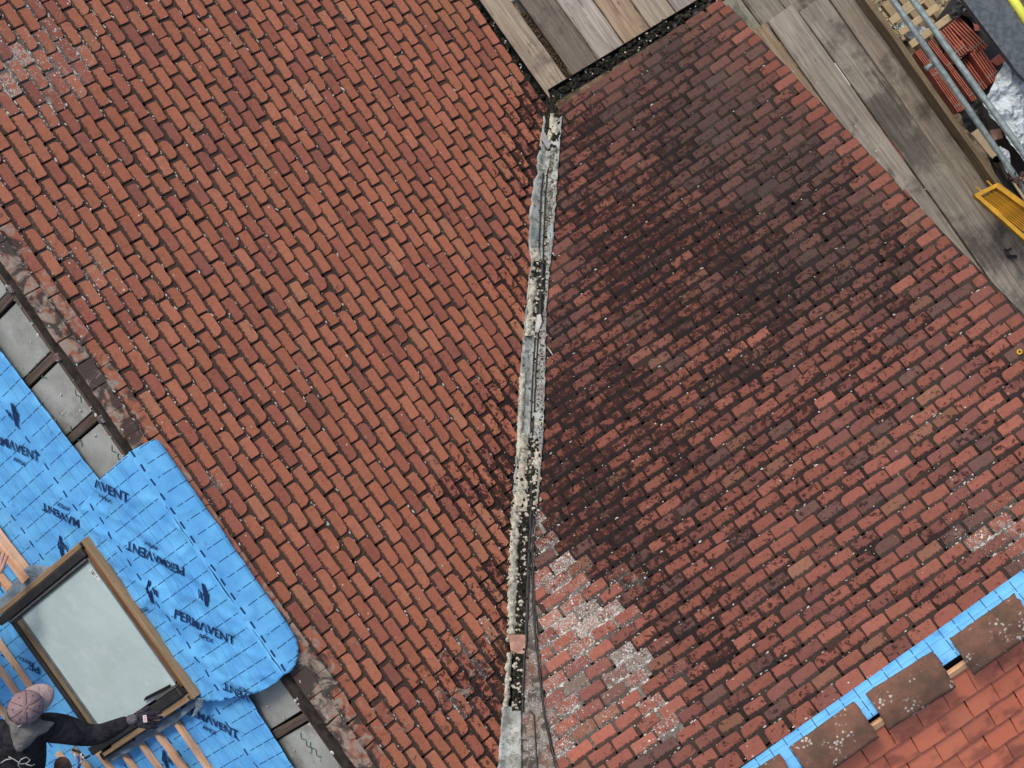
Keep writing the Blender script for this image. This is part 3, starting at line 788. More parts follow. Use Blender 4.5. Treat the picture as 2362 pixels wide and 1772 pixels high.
lumps('moss_shade_clumps', R_(-2), 300, 1150, 5, M_MOSS, .007, 110, h=.048)
lumps('mortar_crumbs', R_(0), 640, 1180, 6, M_CEM, .007, 90, h=.048)
lumps('moss_shade_clumps', M_(0), 235, 345, 30, M_MOSS, .016, 60)
lumps('moss_shade_clumps', M_(-8), 1010, 1640, 26, M_MOSS, .013, 150, h=.056)
lumps('moss_shade_clumps', L_(0), 620, 1500, 9, M_MOSS, .009, 120)  # dark clumps standing in for a shadow line along the left valley edge
# loose shards lying in the valley
def shard(name, pts, m, label, cat, h=.075, th=.014):
    top = [vsurf(u, v, h) for u, v in pts]
    e = top[1] - top[0]; f = top[-1] - top[0]; n = e.cross(f).normalized(); n = n if n.z > 0 else -n
    top = [top[0] + (p - top[0]) - n * n.dot(p - top[0]) for p in top]
    o = prism3(name, top, th, m, None, .003, n); return tag(o, label, cat)
M_SHARD = simple('pale_clay_shard', (.42, .25, .19), .9, .1, .3, 14, .6)
M_GSHARD = simple('grey_cement_shard', (.40, .385, .37), .85, .2, .25, 18, .5)
shard('clay_tile_piece', [(1173, 1463), (1213, 1464), (1212, 1507), (1196, 1508), (1178, 1500)], M_SHARD, 'square pinkish offcut of clay tile bedded on the valley mortar', 'tile')
shard('cement_slab', [(1249, 305), (1256, 303), (1277, 326), (1272, 340), (1266, 341), (1250, 318)], M_GSHARD, 'pale grey curled cement slab near the top of the valley', 'slab', .085)
shard('cement_shard', [(1238, 726), (1247, 724), (1250, 742), (1241, 768), (1233, 765)], M_GSHARD, 'pale oblong cement shard halfway down the valley', 'slab', .07)
shard('cement_shard', [(1258, 358), (1270, 352), (1272, 357), (1259, 362)], M_GSHARD, 'thin grey cement sliver just below the curled slab in the valley', 'slab', .07, .008)
shard('cement_shard', [(1217, 748), (1229, 744), (1230, 750), (1218, 755)], M_GSHARD, 'small white cement sliver beside the mossy left valley edge', 'slab', .07, .008)
shard('cement_shard', [(1187, 1140), (1192, 1137), (1206, 1162), (1201, 1169), (1193, 1166)], simple('cream_mortar', (.55, .5, .38), .9, .1, .2, 20, .5), 'cream wedge of mortar standing above blue stained lead in the valley', 'mortar', .075)
M_STEEL = simple('bright_tin', (.6, .62, .6), .4, .6, .1, 9, 0, .4)
tag(tube('nail', [R.hit(1262, 800, .035), R.hit(1275, 819, .03)], .004, M_STEEL), 'long bright nail lying on grey tiles beside the valley', 'nail')
tag(tube('nail', [R.hit(1270, 578, .035), R.hit(1279, 590, .03)], .004, M_STEEL), 'short bright nail lying beside the upper valley', 'nail')

# ------------------------------------------------------------------ gutters
def gutter(p, q, r, label, out):
    rt = root('rain_gutter', p, label, 'gutter')
    d = (q - p).normalized(); s = Vector((0, 0, 1)).cross(d).normalized(); V, Fc = [], []; n = 24; k = 9
    for i in range(n + 1):
        c = p + (q - p) * (i / n)
        for j in range(k + 1):
            t = math.pi * j / k; V.append(c + s * r * math.cos(t) - Vector((0, 0, 1)) * r * math.sin(t))
        for j in range(k, -1, -1):
            t = math.pi * j / k; V.append(c + s * (r + .004) * math.cos(t) - Vector((0, 0, 1)) * (r + .004) * math.sin(t))
    m_ = 2 * (k + 1)
    for i in range(n):
        for j in range(m_): Fc.append((i * m_ + j, i * m_ + (j + 1) % m_, (i + 1) * m_ + (j + 1) % m_, (i + 1) * m_ + j))
    mk('channel', V, Fc, M_GUTTER, rt)
    bm = bmesh.new()
    for i in range(150):
        t = random.random(); c = p + (q - p) * t + s * random.uniform(-.7, .7) * r - Vector((0, 0, r * .45 + random.uniform(-.01, .01)))
        sz = random.uniform(.01, .024); bmesh.ops.create_icosphere(bm, subdivisions=1, radius=1, matrix=Matrix.Translation(c) @ Matrix.Rotation(random.uniform(0, 6), 4, 'Z') @ Matrix.Diagonal((sz * 1.5, sz, sz * .6, 1)))
    for v_ in bm.verts: v_.co += noise.noise_vector(v_.co * 50) * .005
    o = bm_obj('moss_fill', bm, M_MOSS, rt); o['kind'] = 'stuff'
    its = []
    for i in range(26):
        t = random.random(); c = p + (q - p) * t + s * random.uniform(-.9, .9) * r + Vector((0, 0, .002 - r * .25))
        sz = random.uniform(.003, .008); its.append((Matrix.Translation(c) @ Matrix.Rotation(random.uniform(0, 6), 4, 'Z'), sz * 1.5, sz, sz))
    chips('grit', its, M_CRUMB, rt)
    for t in (.2, .6):
        c = p + (q - p) * t
        tube('bracket', [c + s * (r + .006) * math.cos(a_) - Vector((0, 0, 1)) * (r + .006) * math.sin(a_) for a_ in [math.pi * x / 8 for x in range(9)]], .004, M_GUTTER, rt, 6)
    return rt
gutter(P(1032, -70, -.07), P(1256, 246, -.07), .062, 'black moss filled gutter between the orange slope and the first scaffold board', 1)
gutter(P(1272, 222, -.07), P(1680, -24, -.07), .052, 'black debris filled gutter along the eave of the dark slope', 1)

# ------------------------------------------------------------------ blue membrane pieces
def ripple(a, b, amp, sc):
    n = noise.noise(Vector((a * sc * .35, b * sc, 3))) + .5 * noise.noise(Vector((a * sc, b * sc * 2, 9)))
    cr = 1 - abs(noise.noise(Vector((a * 1.7 + b * 2.6, a * 5.5 - b * 4.0, 5)))) * 5
    cr2 = 1 - abs(noise.noise(Vector((a * 4.4 - b * 2.1, a * 2.0 + b * 6.5, 12)))) * 6
    return amp * (n + .55 * max(0, cr) + .4 * max(0, cr2))
def sheet(name, pts, pl, parent, h=.012, amp=.006, sc=5.5, x0=0.0, y0=0.0, fine=.05, th=.004, ysign=-1, hfun=None, mat=None):
    """a thin sheet with the photo outline pts, laid on pl, cut into a fine grid so that it can ripple"""
    ab = []
    for q in pts:
        d = pl.hit(q[0], q[1], h / math.cos(pl.pitch)) - pl.p0; a_, b_ = d.dot(pl.A), d.dot(pl.B)
        if len(q) > 2: b_ = q[2] + h * math.tan(pl.pitch)
        ab.append((a_, b_))
    bm = bmesh.new(); vs = [bm.verts.new((a, b, 0)) for a, b in ab]; bm.faces.new(vs)
    for ax in (0, 1):
        lo = min(p[ax] for p in ab); hi = max(p[ax] for p in ab); t = lo + fine
        while t < hi:
            co = [0, 0, 0]; co[ax] = t; no = [0, 0, 0]; no[ax] = 1
            bmesh.ops.bisect_plane(bm, geom=bm.verts[:] + bm.edges[:] + bm.faces[:], plane_co=co, plane_no=no); t += fine
    bmesh.ops.triangulate(bm, faces=[f for f in bm.faces if len(f.verts) > 4])
    bm.normal_update()
    uvl = bm.loops.layers.uv.new('UVMap')
    for f in bm.faces:
        if f.normal.z < 0: f.normal_flip()
        for lp in f.loops: lp[uvl].uv = (lp.vert.co.x + x0, ysign * lp.vert.co.y + y0)
    for q in bm.verts:
        a, b = q.co.x, q.co.y
        hh = h + ripple(a, b, amp, sc) + (hfun(a, b) if hfun else 0)
        q.co = pl.w(a, b, hh)
    me = bpy.data.meshes.new(name); bm.to_mesh(me); bm.free()
    for p_ in me.polygons: p_.use_smooth = True
    o = link(name, me, mat or M_BLUE); o.parent = parent; o.matrix_parent_inverse = parent.matrix_world.inverted()
    md = o.modifiers.new('thickness', 'SOLIDIFY'); md.thickness = th; md.offset = -1
    return o
# far side of the left wing: deck, boards, rafters
rootF = root('stripped_roof', LF.w(0, -.5), 'far slope stripped of tiles with blue membrane, foil boards and new battens', 'roof')
prism3('roof_deck', [LF.w(a, b, -.16) for a, b in ((-1.6, -.12), (-1.6, -2.6), (4.2, -2.6), (4.2, -.12))][::1], .05, M_BED, rootF, 0, LF.N)
aR = LF.ab(219, 959)[0]; dA = LF.ab(322, 1094)[0] - aR
for k in range(-4, 9):
    a = aR + k * dA
    board('rafter', LF.w(a, -.10, -.035), LF.w(a, -2.2, -.035), .052, .10, M_RAFTER, rootF, LF.N, wob=.008)
    if k < 8:
        bm = bmesh.new(); a0, a1 = a + .036, a + dA - .036
        for i, (b0, b1) in enumerate(((-.135, -.62), (-.625, -2.2))):
            if b1 < -1 and k > 2: pass
            top = [LF.w(a0 + random.uniform(0, .01), b0, -.05), LF.w(a0 + random.uniform(0, .006), b1, -.05), LF.w(a1, b1, -.05), LF.w(a1 - random.uniform(0, .01), b0, -.05)]
            prism3('insulation_board', top, .08, M_FOIL, rootF, .004, LF.N)
        bm.free()
def along(a0, a1, b, wd, th, h, m, name, parent, surf=LF, col=None):
    o = board(name, surf.w(a0, b, h), surf.w(a1, b, h), wd, th, m, parent, surf.N, seg=30, wob=.006)
    if col: o.color = (*col, 1)
    return o
along(-1.3, 3.6, -.070, .048, .12, -.005, M_RAFTER, 'ridge_board', rootF)
along(-1.3, 3.6, -.118, .03, .10, -.045, M_RAFTER, 'ridge_packer', rootF)
# cross noggings showing between tiles and ridge board, dust lumps
its = []
for i in range(150):
    a = random.uniform(-1.1, 3.3); b = random.choice((random.gauss(-.075, .02), random.uniform(-.5, -.1)))
    s = random.uniform(.003, .011); its.append((LF.at(a, b, .0 if b > -.1 else -.045, random.uniform(0, 6)), s * 1.4, s, s * .7))
chips('mortar_dust', its, M_CRUMB, rootF)
for a in (aR - dA * .98, aR + .02, aR + dA * 2.2, aR - dA * 2.1):
    o = prism3('mortar_lump', [LF.w(a, -.03, .012), LF.w(a, -.075, .016), LF.w(a + .035, -.08, .012), LF.w(a + .05, -.04, .012)], .03, M_CEM, rootF, .004, LF.N)
# printed green strokes on the foil boards
def stroke(pl, p, q, wd, h, m, parent, name='print'):
    a0, b0 = p; a1, b1 = q; d = Vector((a1 - a0, b1 - b0)); n = Vector((-d.y, d.x)).normalized() * wd / 2
    return [pl.w(a0 + n.x, b0 + n.y, h), pl.w(a0 - n.x, b0 - n.y, h), pl.w(a1 - n.x, b1 - n.y, h), pl.w(a1 + n.x, b1 + n.y, h)]
V, Fc = [], []
for (u, v, k) in ((70, 845, 4), (160, 905, 3), (70, 850, 3), (245, 1035, 4), (150, 990, 5), (682, 1700, 5), (705, 1722, 4)):
    a, b = LF.ab(u, v); up = 1
    for i in range(k):
        p = (a + i * .028, b - .028 * (i % 2)); q = (a + i * .028 + .026, b - .028 * ((i + 1) % 2) + random.uniform(-.006, .006))
        n0 = len(V); V += stroke(LF, p, q, .008, -.0475, None, None); Fc.append((n0, n0 + 1, n0 + 2, n0 + 3))
o = mk('printed_mark', V, Fc, M_GREENINK, rootF)

# main sheet on the far slope
sheet('membrane', [(-60, 722), (0, 808), (228, 1109), (300, 1205), (570, 1602), (677, 1772), (760, 1890), (560, 2100), (-380, 1700), (-300, 900)], LF, rootF, h=.006, amp=.010, fine=.03, y0=.13)
# loose sheet lapped over the ridge: its part on the far slope and the part folded on to the tiles
rf = root('loose_membrane', LF.hit(440, 1330), 'loose blue membrane sheet draped over the ridge beside the roof window', 'membrane')
flapf = lambda a, b: (.01 + .010 * math.exp(-((b + .62) / .12) ** 2)) * min(1, max(0, -b / .12))
sheet('sheet_lower', [(307, 1037, 0), (660, 1553, 0), (640, 1573), (605, 1592), (572, 1602), (520, 1612), (470, 1616), (446, 1605), (330, 1430), (200, 1243), (190, 1200), (196, 1160), (228, 1109)], LF, rf, h=.05, amp=.016, sc=5, fine=.02, x0=.03, y0=.348,
      hfun=lambda a, b: flapf(a, b))
sheet('sheet_upper', [(307, 1037, LR), (356, 1013), (366, 1017), (375, 1027), (500, 1207), (637, 1403), (672, 1452), (684, 1474), (689, 1494), (688, 1514), (680, 1535), (668, 1551), (660, 1553, LR)], L, rf, h=.05, amp=.009, sc=6, fine=.02, x0=.03, y0=.262 - LR, ysign=1,
      hfun=lambda a, b: 0)
rf2 = rf
# fold bead that joins the two
pf = [L.w(*L.ab(307 + (664 - 307) * t, 1037 + (1560 - 1037) * t), .050) for t in [i / 20 for i in range(21)]]

# printed words
def text(body, surf, u, v, ang, size, width, h, m, parent, italic=0):
    cu = bpy.data.curves.new('t', 'FONT'); cu.body = body; cu.size = size; cu.align_x = 'CENTER'; cu.align_y = 'CENTER'; cu.offset = size * .018; cu.shear = italic
    o = bpy.data.objects.new('t', cu); COL.objects.link(o)
    dg = bpy.context.evaluated_depsgraph_get(); me = bpy.data.meshes.new_from_object(o.evaluated_get(dg))
    bpy.data.objects.remove(o); xs = [q.co.x for q in me.vertices]; sc = width / (max(xs) - min(xs))
    a, b = surf.ab(u, v)
    M4 = surf.at(a, b, h, math.radians(ang)) @ Matrix.Diagonal((sc, 1, 1, 1))
    me.materials.clear(); me.materials.append(m)
    for q in me.vertices:
        q.co = M4 @ q.co
    r = bpy.data.objects.new('lettering', me); COL.objects.link(r); r.parent = parent; r.matrix_parent_inverse = parent.matrix_world.inverted()
    return r
def drape(o, surf, base, amp, sc, hf=None):
    """follow the ripples of the sheet below"""
    if base > .03: base = .05
    for q in o.data.vertices:
        d = q.co - surf.p0; a, b = d.dot(surf.A), d.dot(surf.B)
        hh = base + ripple(a, b, amp, sc) + (hf(a, b) if hf else 0)
        q.co = surf.w(a, b, hh + .009)
ANG = 42.5
def brand(u, v, ua, va, flip, flap, body='PERM\u039bVENT', width=.45):
    par = rf if flap else rootF
    for bd, x, y, sz, wd in ((body, u, v, .088, width), ('APEX', ua, va, .042, .112)):
        if bd is None or bd == '': continue
        o = text(bd, LF, x, y, ANG + (180 if flip else 0), sz, wd, .0, M_INK, par)
        drape(o, LF, .048 if flap else .006, .016 if flap else .010, 5 if flap else 5.5, flapf if flap else None)
brand(32, 1027, 49, 1063, False, False)
brand(278, 1120, 263, 1138, False, True, '\u039bVENT', .27)
brand(163, 1193, 151, 1165, True, False)
brand(377, 1274, 367, 1246, True, True)
brand(490, 1434, 495, 1458, False, True)
brand(563, 1580, 586, 1577, True, True, 'VENT', .2)
brand(486, 1660, 486, 1682, False, False)
brand(84, 1537, 60, 1520, True, False, 'PE', .1)
brand(16, 1507, -40, 1480, True, False, 'VE', .1)
def logo(u, v, flap, flip=False):
    V, Fc = [], []; a0, b0 = LF.ab(u, v); s = -1 if flip else 1
    shapes = [[(-.06, .05), (-.045, .06), (.075, -.03), (.06, -.045)], [(-.06, .05), (-.02, -.005), (.0, -.02), (-.035, .035)], [(-.005, -.005), (.02, -.03), (.06, -.045), (.075, -.03), (.02, .0)],
              [(-.015, .05), (.0, .055), (.04, .03), (.03, .022)], [(.01, .06), (.022, .062), (.06, .035), (.05, .028)], [(-.035, .01), (-.025, .017), (.01, -.02), (.0, -.03)]]
    for sh in shapes:
        n0 = len(V); V += [LF.w(a0 + s * x, b0 + s * y, 0) for x, y in sh]; Fc.append(tuple(range(n0, n0 + len(sh))))
    o = mk('logo', V, Fc, M_INK, rf if flap else rootF)
    for q in o.data.vertices: pass
    drape(o, LF, .049 if flap else .007, .016 if flap else .010, 5 if flap else 5.5, flapf if flap else None)
logo(367, 1349, True); logo(495, 1360, True, True); logo(144, 1258, False); logo(41, 955, False, True); logo(384, 1749, False)
o = text('0920  2.7', LF, 344, 1395, -100, .04, .16, 0, M_INK, rf); drape(o, LF, .048, .016, 5, flapf)

# battens and timbers
def bat(p, q, wd, th, h, col=(1, 1, 1), name='batten', m=None):
    d = LF.hit(*p); e = LF.hit(*q)
    o = board(name, d + LF.N * h, e + LF.N * h, wd, th, m or M_PINE, rootF, LF.N, wob=.003, bevel=.002)
    o.color = (*col, 1); return o
bat((-25, 1182), (84, 1325), .075, .07, .10, (1, .95, .95), 'timber_rail')
bat((-60, 1240), (34, 1352), .05, .04, .06, (.9, .85, .8))
bat((1, 1470), (92, 1600), .036, .030, .045, (1.1, 1.1, 1.1))
bat((-40, 1470), (58, 1612), .036, .030, .045)
bat((-20, 1590), (30, 1660), .036, .03, .045)
bat((392, 1628), (520, 1812), .040, .030, .045, (1.1, 1.12, 1.1))
bat((350, 1660), (475, 1820), .040, .030, .045)
bat((322, 1695), (410, 1815), .036, .030, .045)
bat((282, 1718), (350, 1812), .034, .030, .045, (1.1, 1.1, 1.05))
bat((228, 1722), (300, 1815), .034, .030, .045)
bat((176, 1722), (250, 1815), .036, .030, .045, (.95, .95, .95))
bat((140, 1730), (205, 1815), .036, .030, .045)
bat((408, 1722), (470, 1800), .045, .022, .075, (1.05, 1.0, 1.0))

# ------------------------------------------------------------------ roof window
cA, cB, cC, cD = [LF.hit(u, v, .145) for u, v in ((197, 1240), (449, 1607), (243, 1748), (-4, 1410))]
ctr = (cA + cB + cC + cD) / 4
X = ((cB - cA) + (cC - cD)).normalized(); Yv = ((cD - cA) + (cC - cB)); Yv = (Yv - X * Yv.dot(X)).normalized(); Zv = X.cross(Yv)
if Zv.z < 0: Zv = -Zv
LX = ((cB - cA).length + (cC - cD).length) / 2; LY = ((cD - cA).length + (cC - cB).length) / 2
print('window', LX, LY, (cB - cA).normalized().dot((cD - cA).normalized()))
rw = root('roof_window', ctr, 'glazed roof window in a pine and dark metal frame being set into the blue slope', 'window')
def wl(x, y, z): return ctr + X * (x - LX / 2) + Yv * (y - LY / 2) + Zv * z
def wb(name, x0, x1, y0, y1, z1, z0, m, bev=.003, par=None):
    p = [wl(x0, y0, z1), wl(x1, y0, z1), wl(x1, y1, z1), wl(x0, y1, z1)]
    if (p[1] - p[0]).cross(p[2] - p[1]).dot(Zv) < 0: p = p[::-1]
    return prism3(name, p, z1 - z0, m, par or rw, bev, Zv)
def wt(name, x0, x1, y, wd, z, th, m, ax='x'):
    if ax == 'x': o = board(name, wl(x0, y, z), wl(x1, y, z), wd, th, m, rw, Zv, wob=.001, bevel=.003)
    else: o = board(name, wl(y, x0, z), wl(y, x1, z), wd, th, m, rw, Zv, wob=.001, bevel=.003)
    return o
wt('frame_rail', 0, LX, .018, .032, .010, .05, M_FRAMEPINE)                    # right long rail
wt('frame_rail', .0, .62, .050, .014, -.006, .05, M_RAFTER)
wt('frame_rail', .05, LX - .1, .066, .022, .0, .05, M_FRAMEPINE).color = (.6, .4, .3, 1)
wb('sash_trim', .10, LX - .14, .079, .093, .006, -.05, M_GREYALU)
wb('gasket', .09, LX - .13, .093, .099, .002, -.05, M_RUBBER)
wt('frame_rail', .041, LY - .001, .016, .034, .010, .05, M_FRAMEPINE, 'y')              # top rail
wb('sash_cover', .036, .090, .06, LY + .05, .028, -.04, M_DARKALU, .006)
wb('sash_trim', .094, .112, .094, LY - .03, .014, -.05, M_GREYALU)
wb('sash_trim', .115, .123, .10, LY - .06, .004, -.05, M_GREYALU)
wb('frame_cover', .10, LX - .02, LY - .045, LY + .004, -.012, -.07, M_DARKALU, .006)     # left long side
wb('frame_cover', .12, LX - .04, LY - .082, LY - .055, -.004, -.06, M_RUBBER, .004)
wt('frame_rail', .13, LX - .05, LY - .105, .028, .004, .05, M_FRAMEPINE).color = (.72, .72, .66, 1)
wb('sash_trim', .13, LX - .1, LY - .134, LY - .124, .002, -.05, M_GREYALU)
wb('gasket', .13, LX - .1, LY - .152, LY - .146, .000, -.05, M_GREYALU)
wt('frame_rail', .036, LY - .16, LX - .022, .040, .010, .05, M_FRAMEPINE, 'y')           # bottom rail
wt('frame_rail', LY - .3, LY - .02, LX - .016, .026, .004, .05, M_FRAMEPINE, 'y')
wb('sash_cover', LX - .108, LX - .05, .075, LY + .05, .030, -.04, M_DARKALU, .006)
wb('frame_cover', LX - .035, LX + .018, LY - .34, LY + .06, -.02, -.07, M_DARKALU, .006)
wb('sash_trim', LX - .132, LX - .112, .10, .34, .016, -.05, M_GREYALU)
wb('pane', .124, LX - .125, .099, LY - .153, -.010, -.034, M_GLASS, .001)
wb('back_panel', .05, LX - .05, .05, LY - .05, -.045, -.06, M_BED, 0)
wb('sticker', .165, .215, .125, .16, -.0085, -.0098, M_WHITE, 0); wb('sticker', .215, .25, .118, .15, -.0085, -.0098, M_WHITE, 0)
for x0, x1, y0, y1 in ((.172, .212, .130, .135), (.190, .197, .135, .155), (.176, .190, .148, .154), (.198, .212, .146, .152), (.222, .226, .124, .142)): wb('sticker_print', x0, x1, y0, y1, -.0078, -.0084, M_RUBBER, 0)
# narrow black hinge cover slipping across the lower right corner of the pane
p = [wl(LX - .15, .14, .012), wl(LX - .13, .16, .012), wl(LX - .155, .46, .012), wl(LX - .17, .42, .012)]
prism3('seal_strip', p if (p[1] - p[0]).cross(p[2] - p[1]).dot(Zv) > 0 else p[::-1], .012, M_RUBBER, rw, .001, Zv)
for x, y in ((.018, .018), (LX - .02, .02)): 
    wb('corner_block', x - .015, x + .015, y + .022, y + .036, .016, -.02, M_DARKALU, .002)
# grey felt collar bunched under the upper left corner
rc = root('felt_collar', LF.hit(60, 1340), 'grey felt collar bunched under the upper left corner of the roof window', 'felt')
sheet('collar', [(-20, 1402), (-5, 1384), (15, 1368), (28, 1350), (45, 1324), (62, 1308), (80, 1302), (98, 1306), (112, 1308), (130, 1300), (120, 1330), (40, 1390), (0, 1420)], LF, rc, h=.075, amp=.012, sc=7, fine=.03, mat=M_FELT)
sheet('collar', [(240, 1742), (250, 1735), (380, 1660), (425, 1632), (450, 1612), (458, 1600), (452, 1628), (400, 1672), (330, 1712), (262, 1758)], LF, rc, h=.06, amp=.02, sc=9, fine=.03, mat=M_FELT)
shard_m = M_FELT
sheet('torn_corner', [(446, 1606), (470, 1612), (466, 1630), (452, 1650), (440, 1655), (452, 1632)], LF, rf, h=.09, amp=.02, sc=12, fine=.02, mat=M_FELT)

# ------------------------------------------------------------------ people
def skin(name, chains, m, parent, sub=2, smooth=True, rootv=0):
    """chains: list of (start index or None, [(Vector, r)...]) merged into one skinned graph"""
    vs, rs, es = [], [], []
    for st, pts in chains:
        prev = st
        for p, r in pts:
            vs.append(tuple(p)); rs.append(r); i = len(vs) - 1
            if prev is not None: es.append((prev, i))
            prev = i
    me = bpy.data.meshes.new(name); me.from_pydata(vs, es, [])
    o = bpy.data.objects.new(name, me); COL.objects.link(o)
    md = o.modifiers.new('s', 'SKIN'); md.use_smooth_shade = True
    for i, d in enumerate(me.skin_vertices[0].data):
        r = rs[i]; d.radius = (r, r) if not isinstance(r, tuple) else r; d.use_root = (i == rootv)
    ss = o.modifiers.new('u', 'SUBSURF'); ss.levels = sub; ss.render_levels = sub
    dg = bpy.context.evaluated_depsgraph_get(); me2 = bpy.data.meshes.new_from_object(o.evaluated_get(dg))
    bpy.data.objects.remove(o)
    for p_ in me2.polygons: p_.use_smooth = True
    me2.materials.clear(); me2.materials.append(m)
    r_ = bpy.data.objects.new(name, me2); COL.objects.link(r_)
    if parent is not None: r_.parent = parent; r_.matrix_parent_inverse = parent.matrix_world.inverted()
    return r_
def ell(name, c, ax, m, parent, seg=24, disp=0, dsc=20):
    """ellipsoid from three axis vectors"""
    bm = bmesh.new(); bmesh.ops.create_uvsphere(bm, u_segments=seg, v_segments=seg // 2, radius=1)
    M3 = Matrix(ax).transposed().to_4x4(); M3.translation = c
    for v in bm.verts: v.co = M3 @ v.co
    if disp:
        for v in bm.verts: v.co += (v.co - c).normalized() * disp * noise.noise(v.co * dsc)
    return bm_obj(name, bm, m, parent, smooth=True)
zf = lambda u, v: LF.hit(u, v).z
# worker: leaning up the slope, right arm reaching to the bottom rail of the window
foot_z = zf(60, 1800)
HZ = 3.22
rp = root('person', P(40, 1800, foot_z), 'worker in mauve cap, grey hood and black sweatshirt, gloved right hand on the window frame', 'person')
pel = P(20, 1835, 2.25)
torso = [(pel, .17), (P(30, 1800, 2.45), .165), (P(48, 1755, 2.68), .175), (P(62, 1706, 2.86), .155), (P(64, 1672, 2.93), .075), (P(66, 1650, 2.98), .065)]
armR = [(P(104, 1678, 2.86), .105), (P(146, 1680, 2.83), .098), (P(188, 1694, 2.76), .080), (P(224, 1698, 2.71), .068), (P(262, 1680, 2.72), .056), (P(298, 1661, 2.75), .034)]
armL = [(P(10, 1690, 2.86), .082), (P(-28, 1680, 2.80), .07), (P(-62, 1650, 2.68), .056), (P(-70, 1600, 2.66), .048), (P(-52, 1560, 2.60), .038)]
body = skin('body', [(None, torso), (3, armR), (3, armL)], M_SHIRT, rp)
skin('trousers', [(None, [(pel, .16)]), (0, [(P(70, 1868, 2.05), .11), (P(95, 1850, 1.72), .075), (P(80, 1880, foot_z + .12), .055), (P(88, 1872, foot_z + .08), .05)]), (0, [(P(-30, 1868, 2.05), .11), (P(-60, 1850, 1.72), .075), (P(-60, 1900, foot_z + .12), .055), (P(-52, 1892, foot_z + .08), .05)])], M_JEANS, rp)
# head, hair, cap
hc = P(58, 1632, 3.05)
fw = (P(118, 1590, 3.00) - P(58, 1632, 3.06)).normalized()      # where he looks
upv = Vector((-.10, -.12, 1)).normalized(); upv = (upv - fw * upv.dot(fw)).normalized(); sd = fw.cross(upv)
head = ell('head', hc, (fw * .090, sd * .072, upv * .105), M_SKIN, rp)
ell('hair', hc - fw * .02 - upv * .012, (fw * .086, sd * .080, upv * .10), M_HAIR, rp, disp=.012, dsc=45)
for s in (-1, 1): ell('ear', hc + sd * s * .082 - upv * .02, (fw * .022, sd * .012, upv * .032), M_SKIN, rp, 12)
ell('nose', hc + fw * .105 - upv * .02, (fw * .02, sd * .014, upv * .024), M_SKIN, rp, 10)
def cap(c, f, u, s, parent, m):
    bm = bmesh.new(); bmesh.ops.create_uvsphere(bm, u_segments=36, v_segments=20, radius=1)
    bmesh.ops.delete(bm, geom=[v for v in bm.verts if v.co.z < -.08], context='VERTS')
    for v in bm.verts:
        x, y, z = v.co; an = math.atan2(y, x); seam_ = abs(((an / (math.pi / 3)) % 1) - .5) * 2
        r = 1 + .03 * (1 - seam_) + .02 * noise.noise(Vector((x * 2.2, y * 2.2, z * 2)))
        v.co = c + f * x * .102 * r + s * y * .092 * r + u * (max(z, 0) * .105 * r + min(z, 0) * .2)
    bm_obj('cap_crown', bm, m, parent, smooth=True)
    bm = bmesh.new(); rings = []
    for i in range(9):
        t = i / 8; row = []
        for j in range(13):
            an = math.radians(-68 + 136 * j / 12)
            x = .094 * math.cos(an) + t * .088 * (math.cos(an) ** .6); y = .090 * math.sin(an) * (1 - .05 * t)
            zz = -.012 - .030 * t - .055 * (y / .1) ** 2 * (.35 + .65 * t)
            row.append(bm.verts.new(c + f * x + s * y + u * zz))
        rings.append(row)
    for i in range(8):
        for j in range(12): bm.faces.new((rings[i][j], rings[i][j + 1], rings[i + 1][j + 1], rings[i + 1][j]))
    o = bm_obj('cap_brim', bm, M_BRIM, parent, smooth=True); md = o.modifiers.new('t', 'SOLIDIFY'); md.thickness = .005
    ell('cap_button', c + u * .107, (f * .008, s * .008, u * .005), m, parent, 10)
    for k in range(6):                                         # stitched eyelets and panel seams
        an = math.pi / 3 * k + math.pi / 6
        d = f * math.cos(an) * .104 + s * math.sin(an) * .094
        ell('eyelet', c + d * .72 + u * .107 * .70, (f * .0045, s * .0045, u * .0045), M_RUBBER, parent, 8)
        an = math.pi / 3 * k; d = f * math.cos(an) * .102 + s * math.sin(an) * .092
        tube('seam', [c + d * math.cos(t) * 1.012 + u * .107 * math.sin(t) * 1.012 for t in [math.radians(x) for x in range(4, 88, 12)]], .0024, M_SEAM_SHADE, parent, 6)
    tube('brim_shadow_line', [c + f * (.101 * math.cos(a_)) + s * (.093 * math.sin(a_)) - u * .004 for a_ in [math.radians(q) for q in range(-72, 76, 8)]], .0045, M_SEAM_SHADE, parent, 6)  # dark line standing in for the shadow where brim meets crown
cap(hc + upv * .045, fw, (upv + fw * -.02).normalized(), sd, rp, M_CAP)
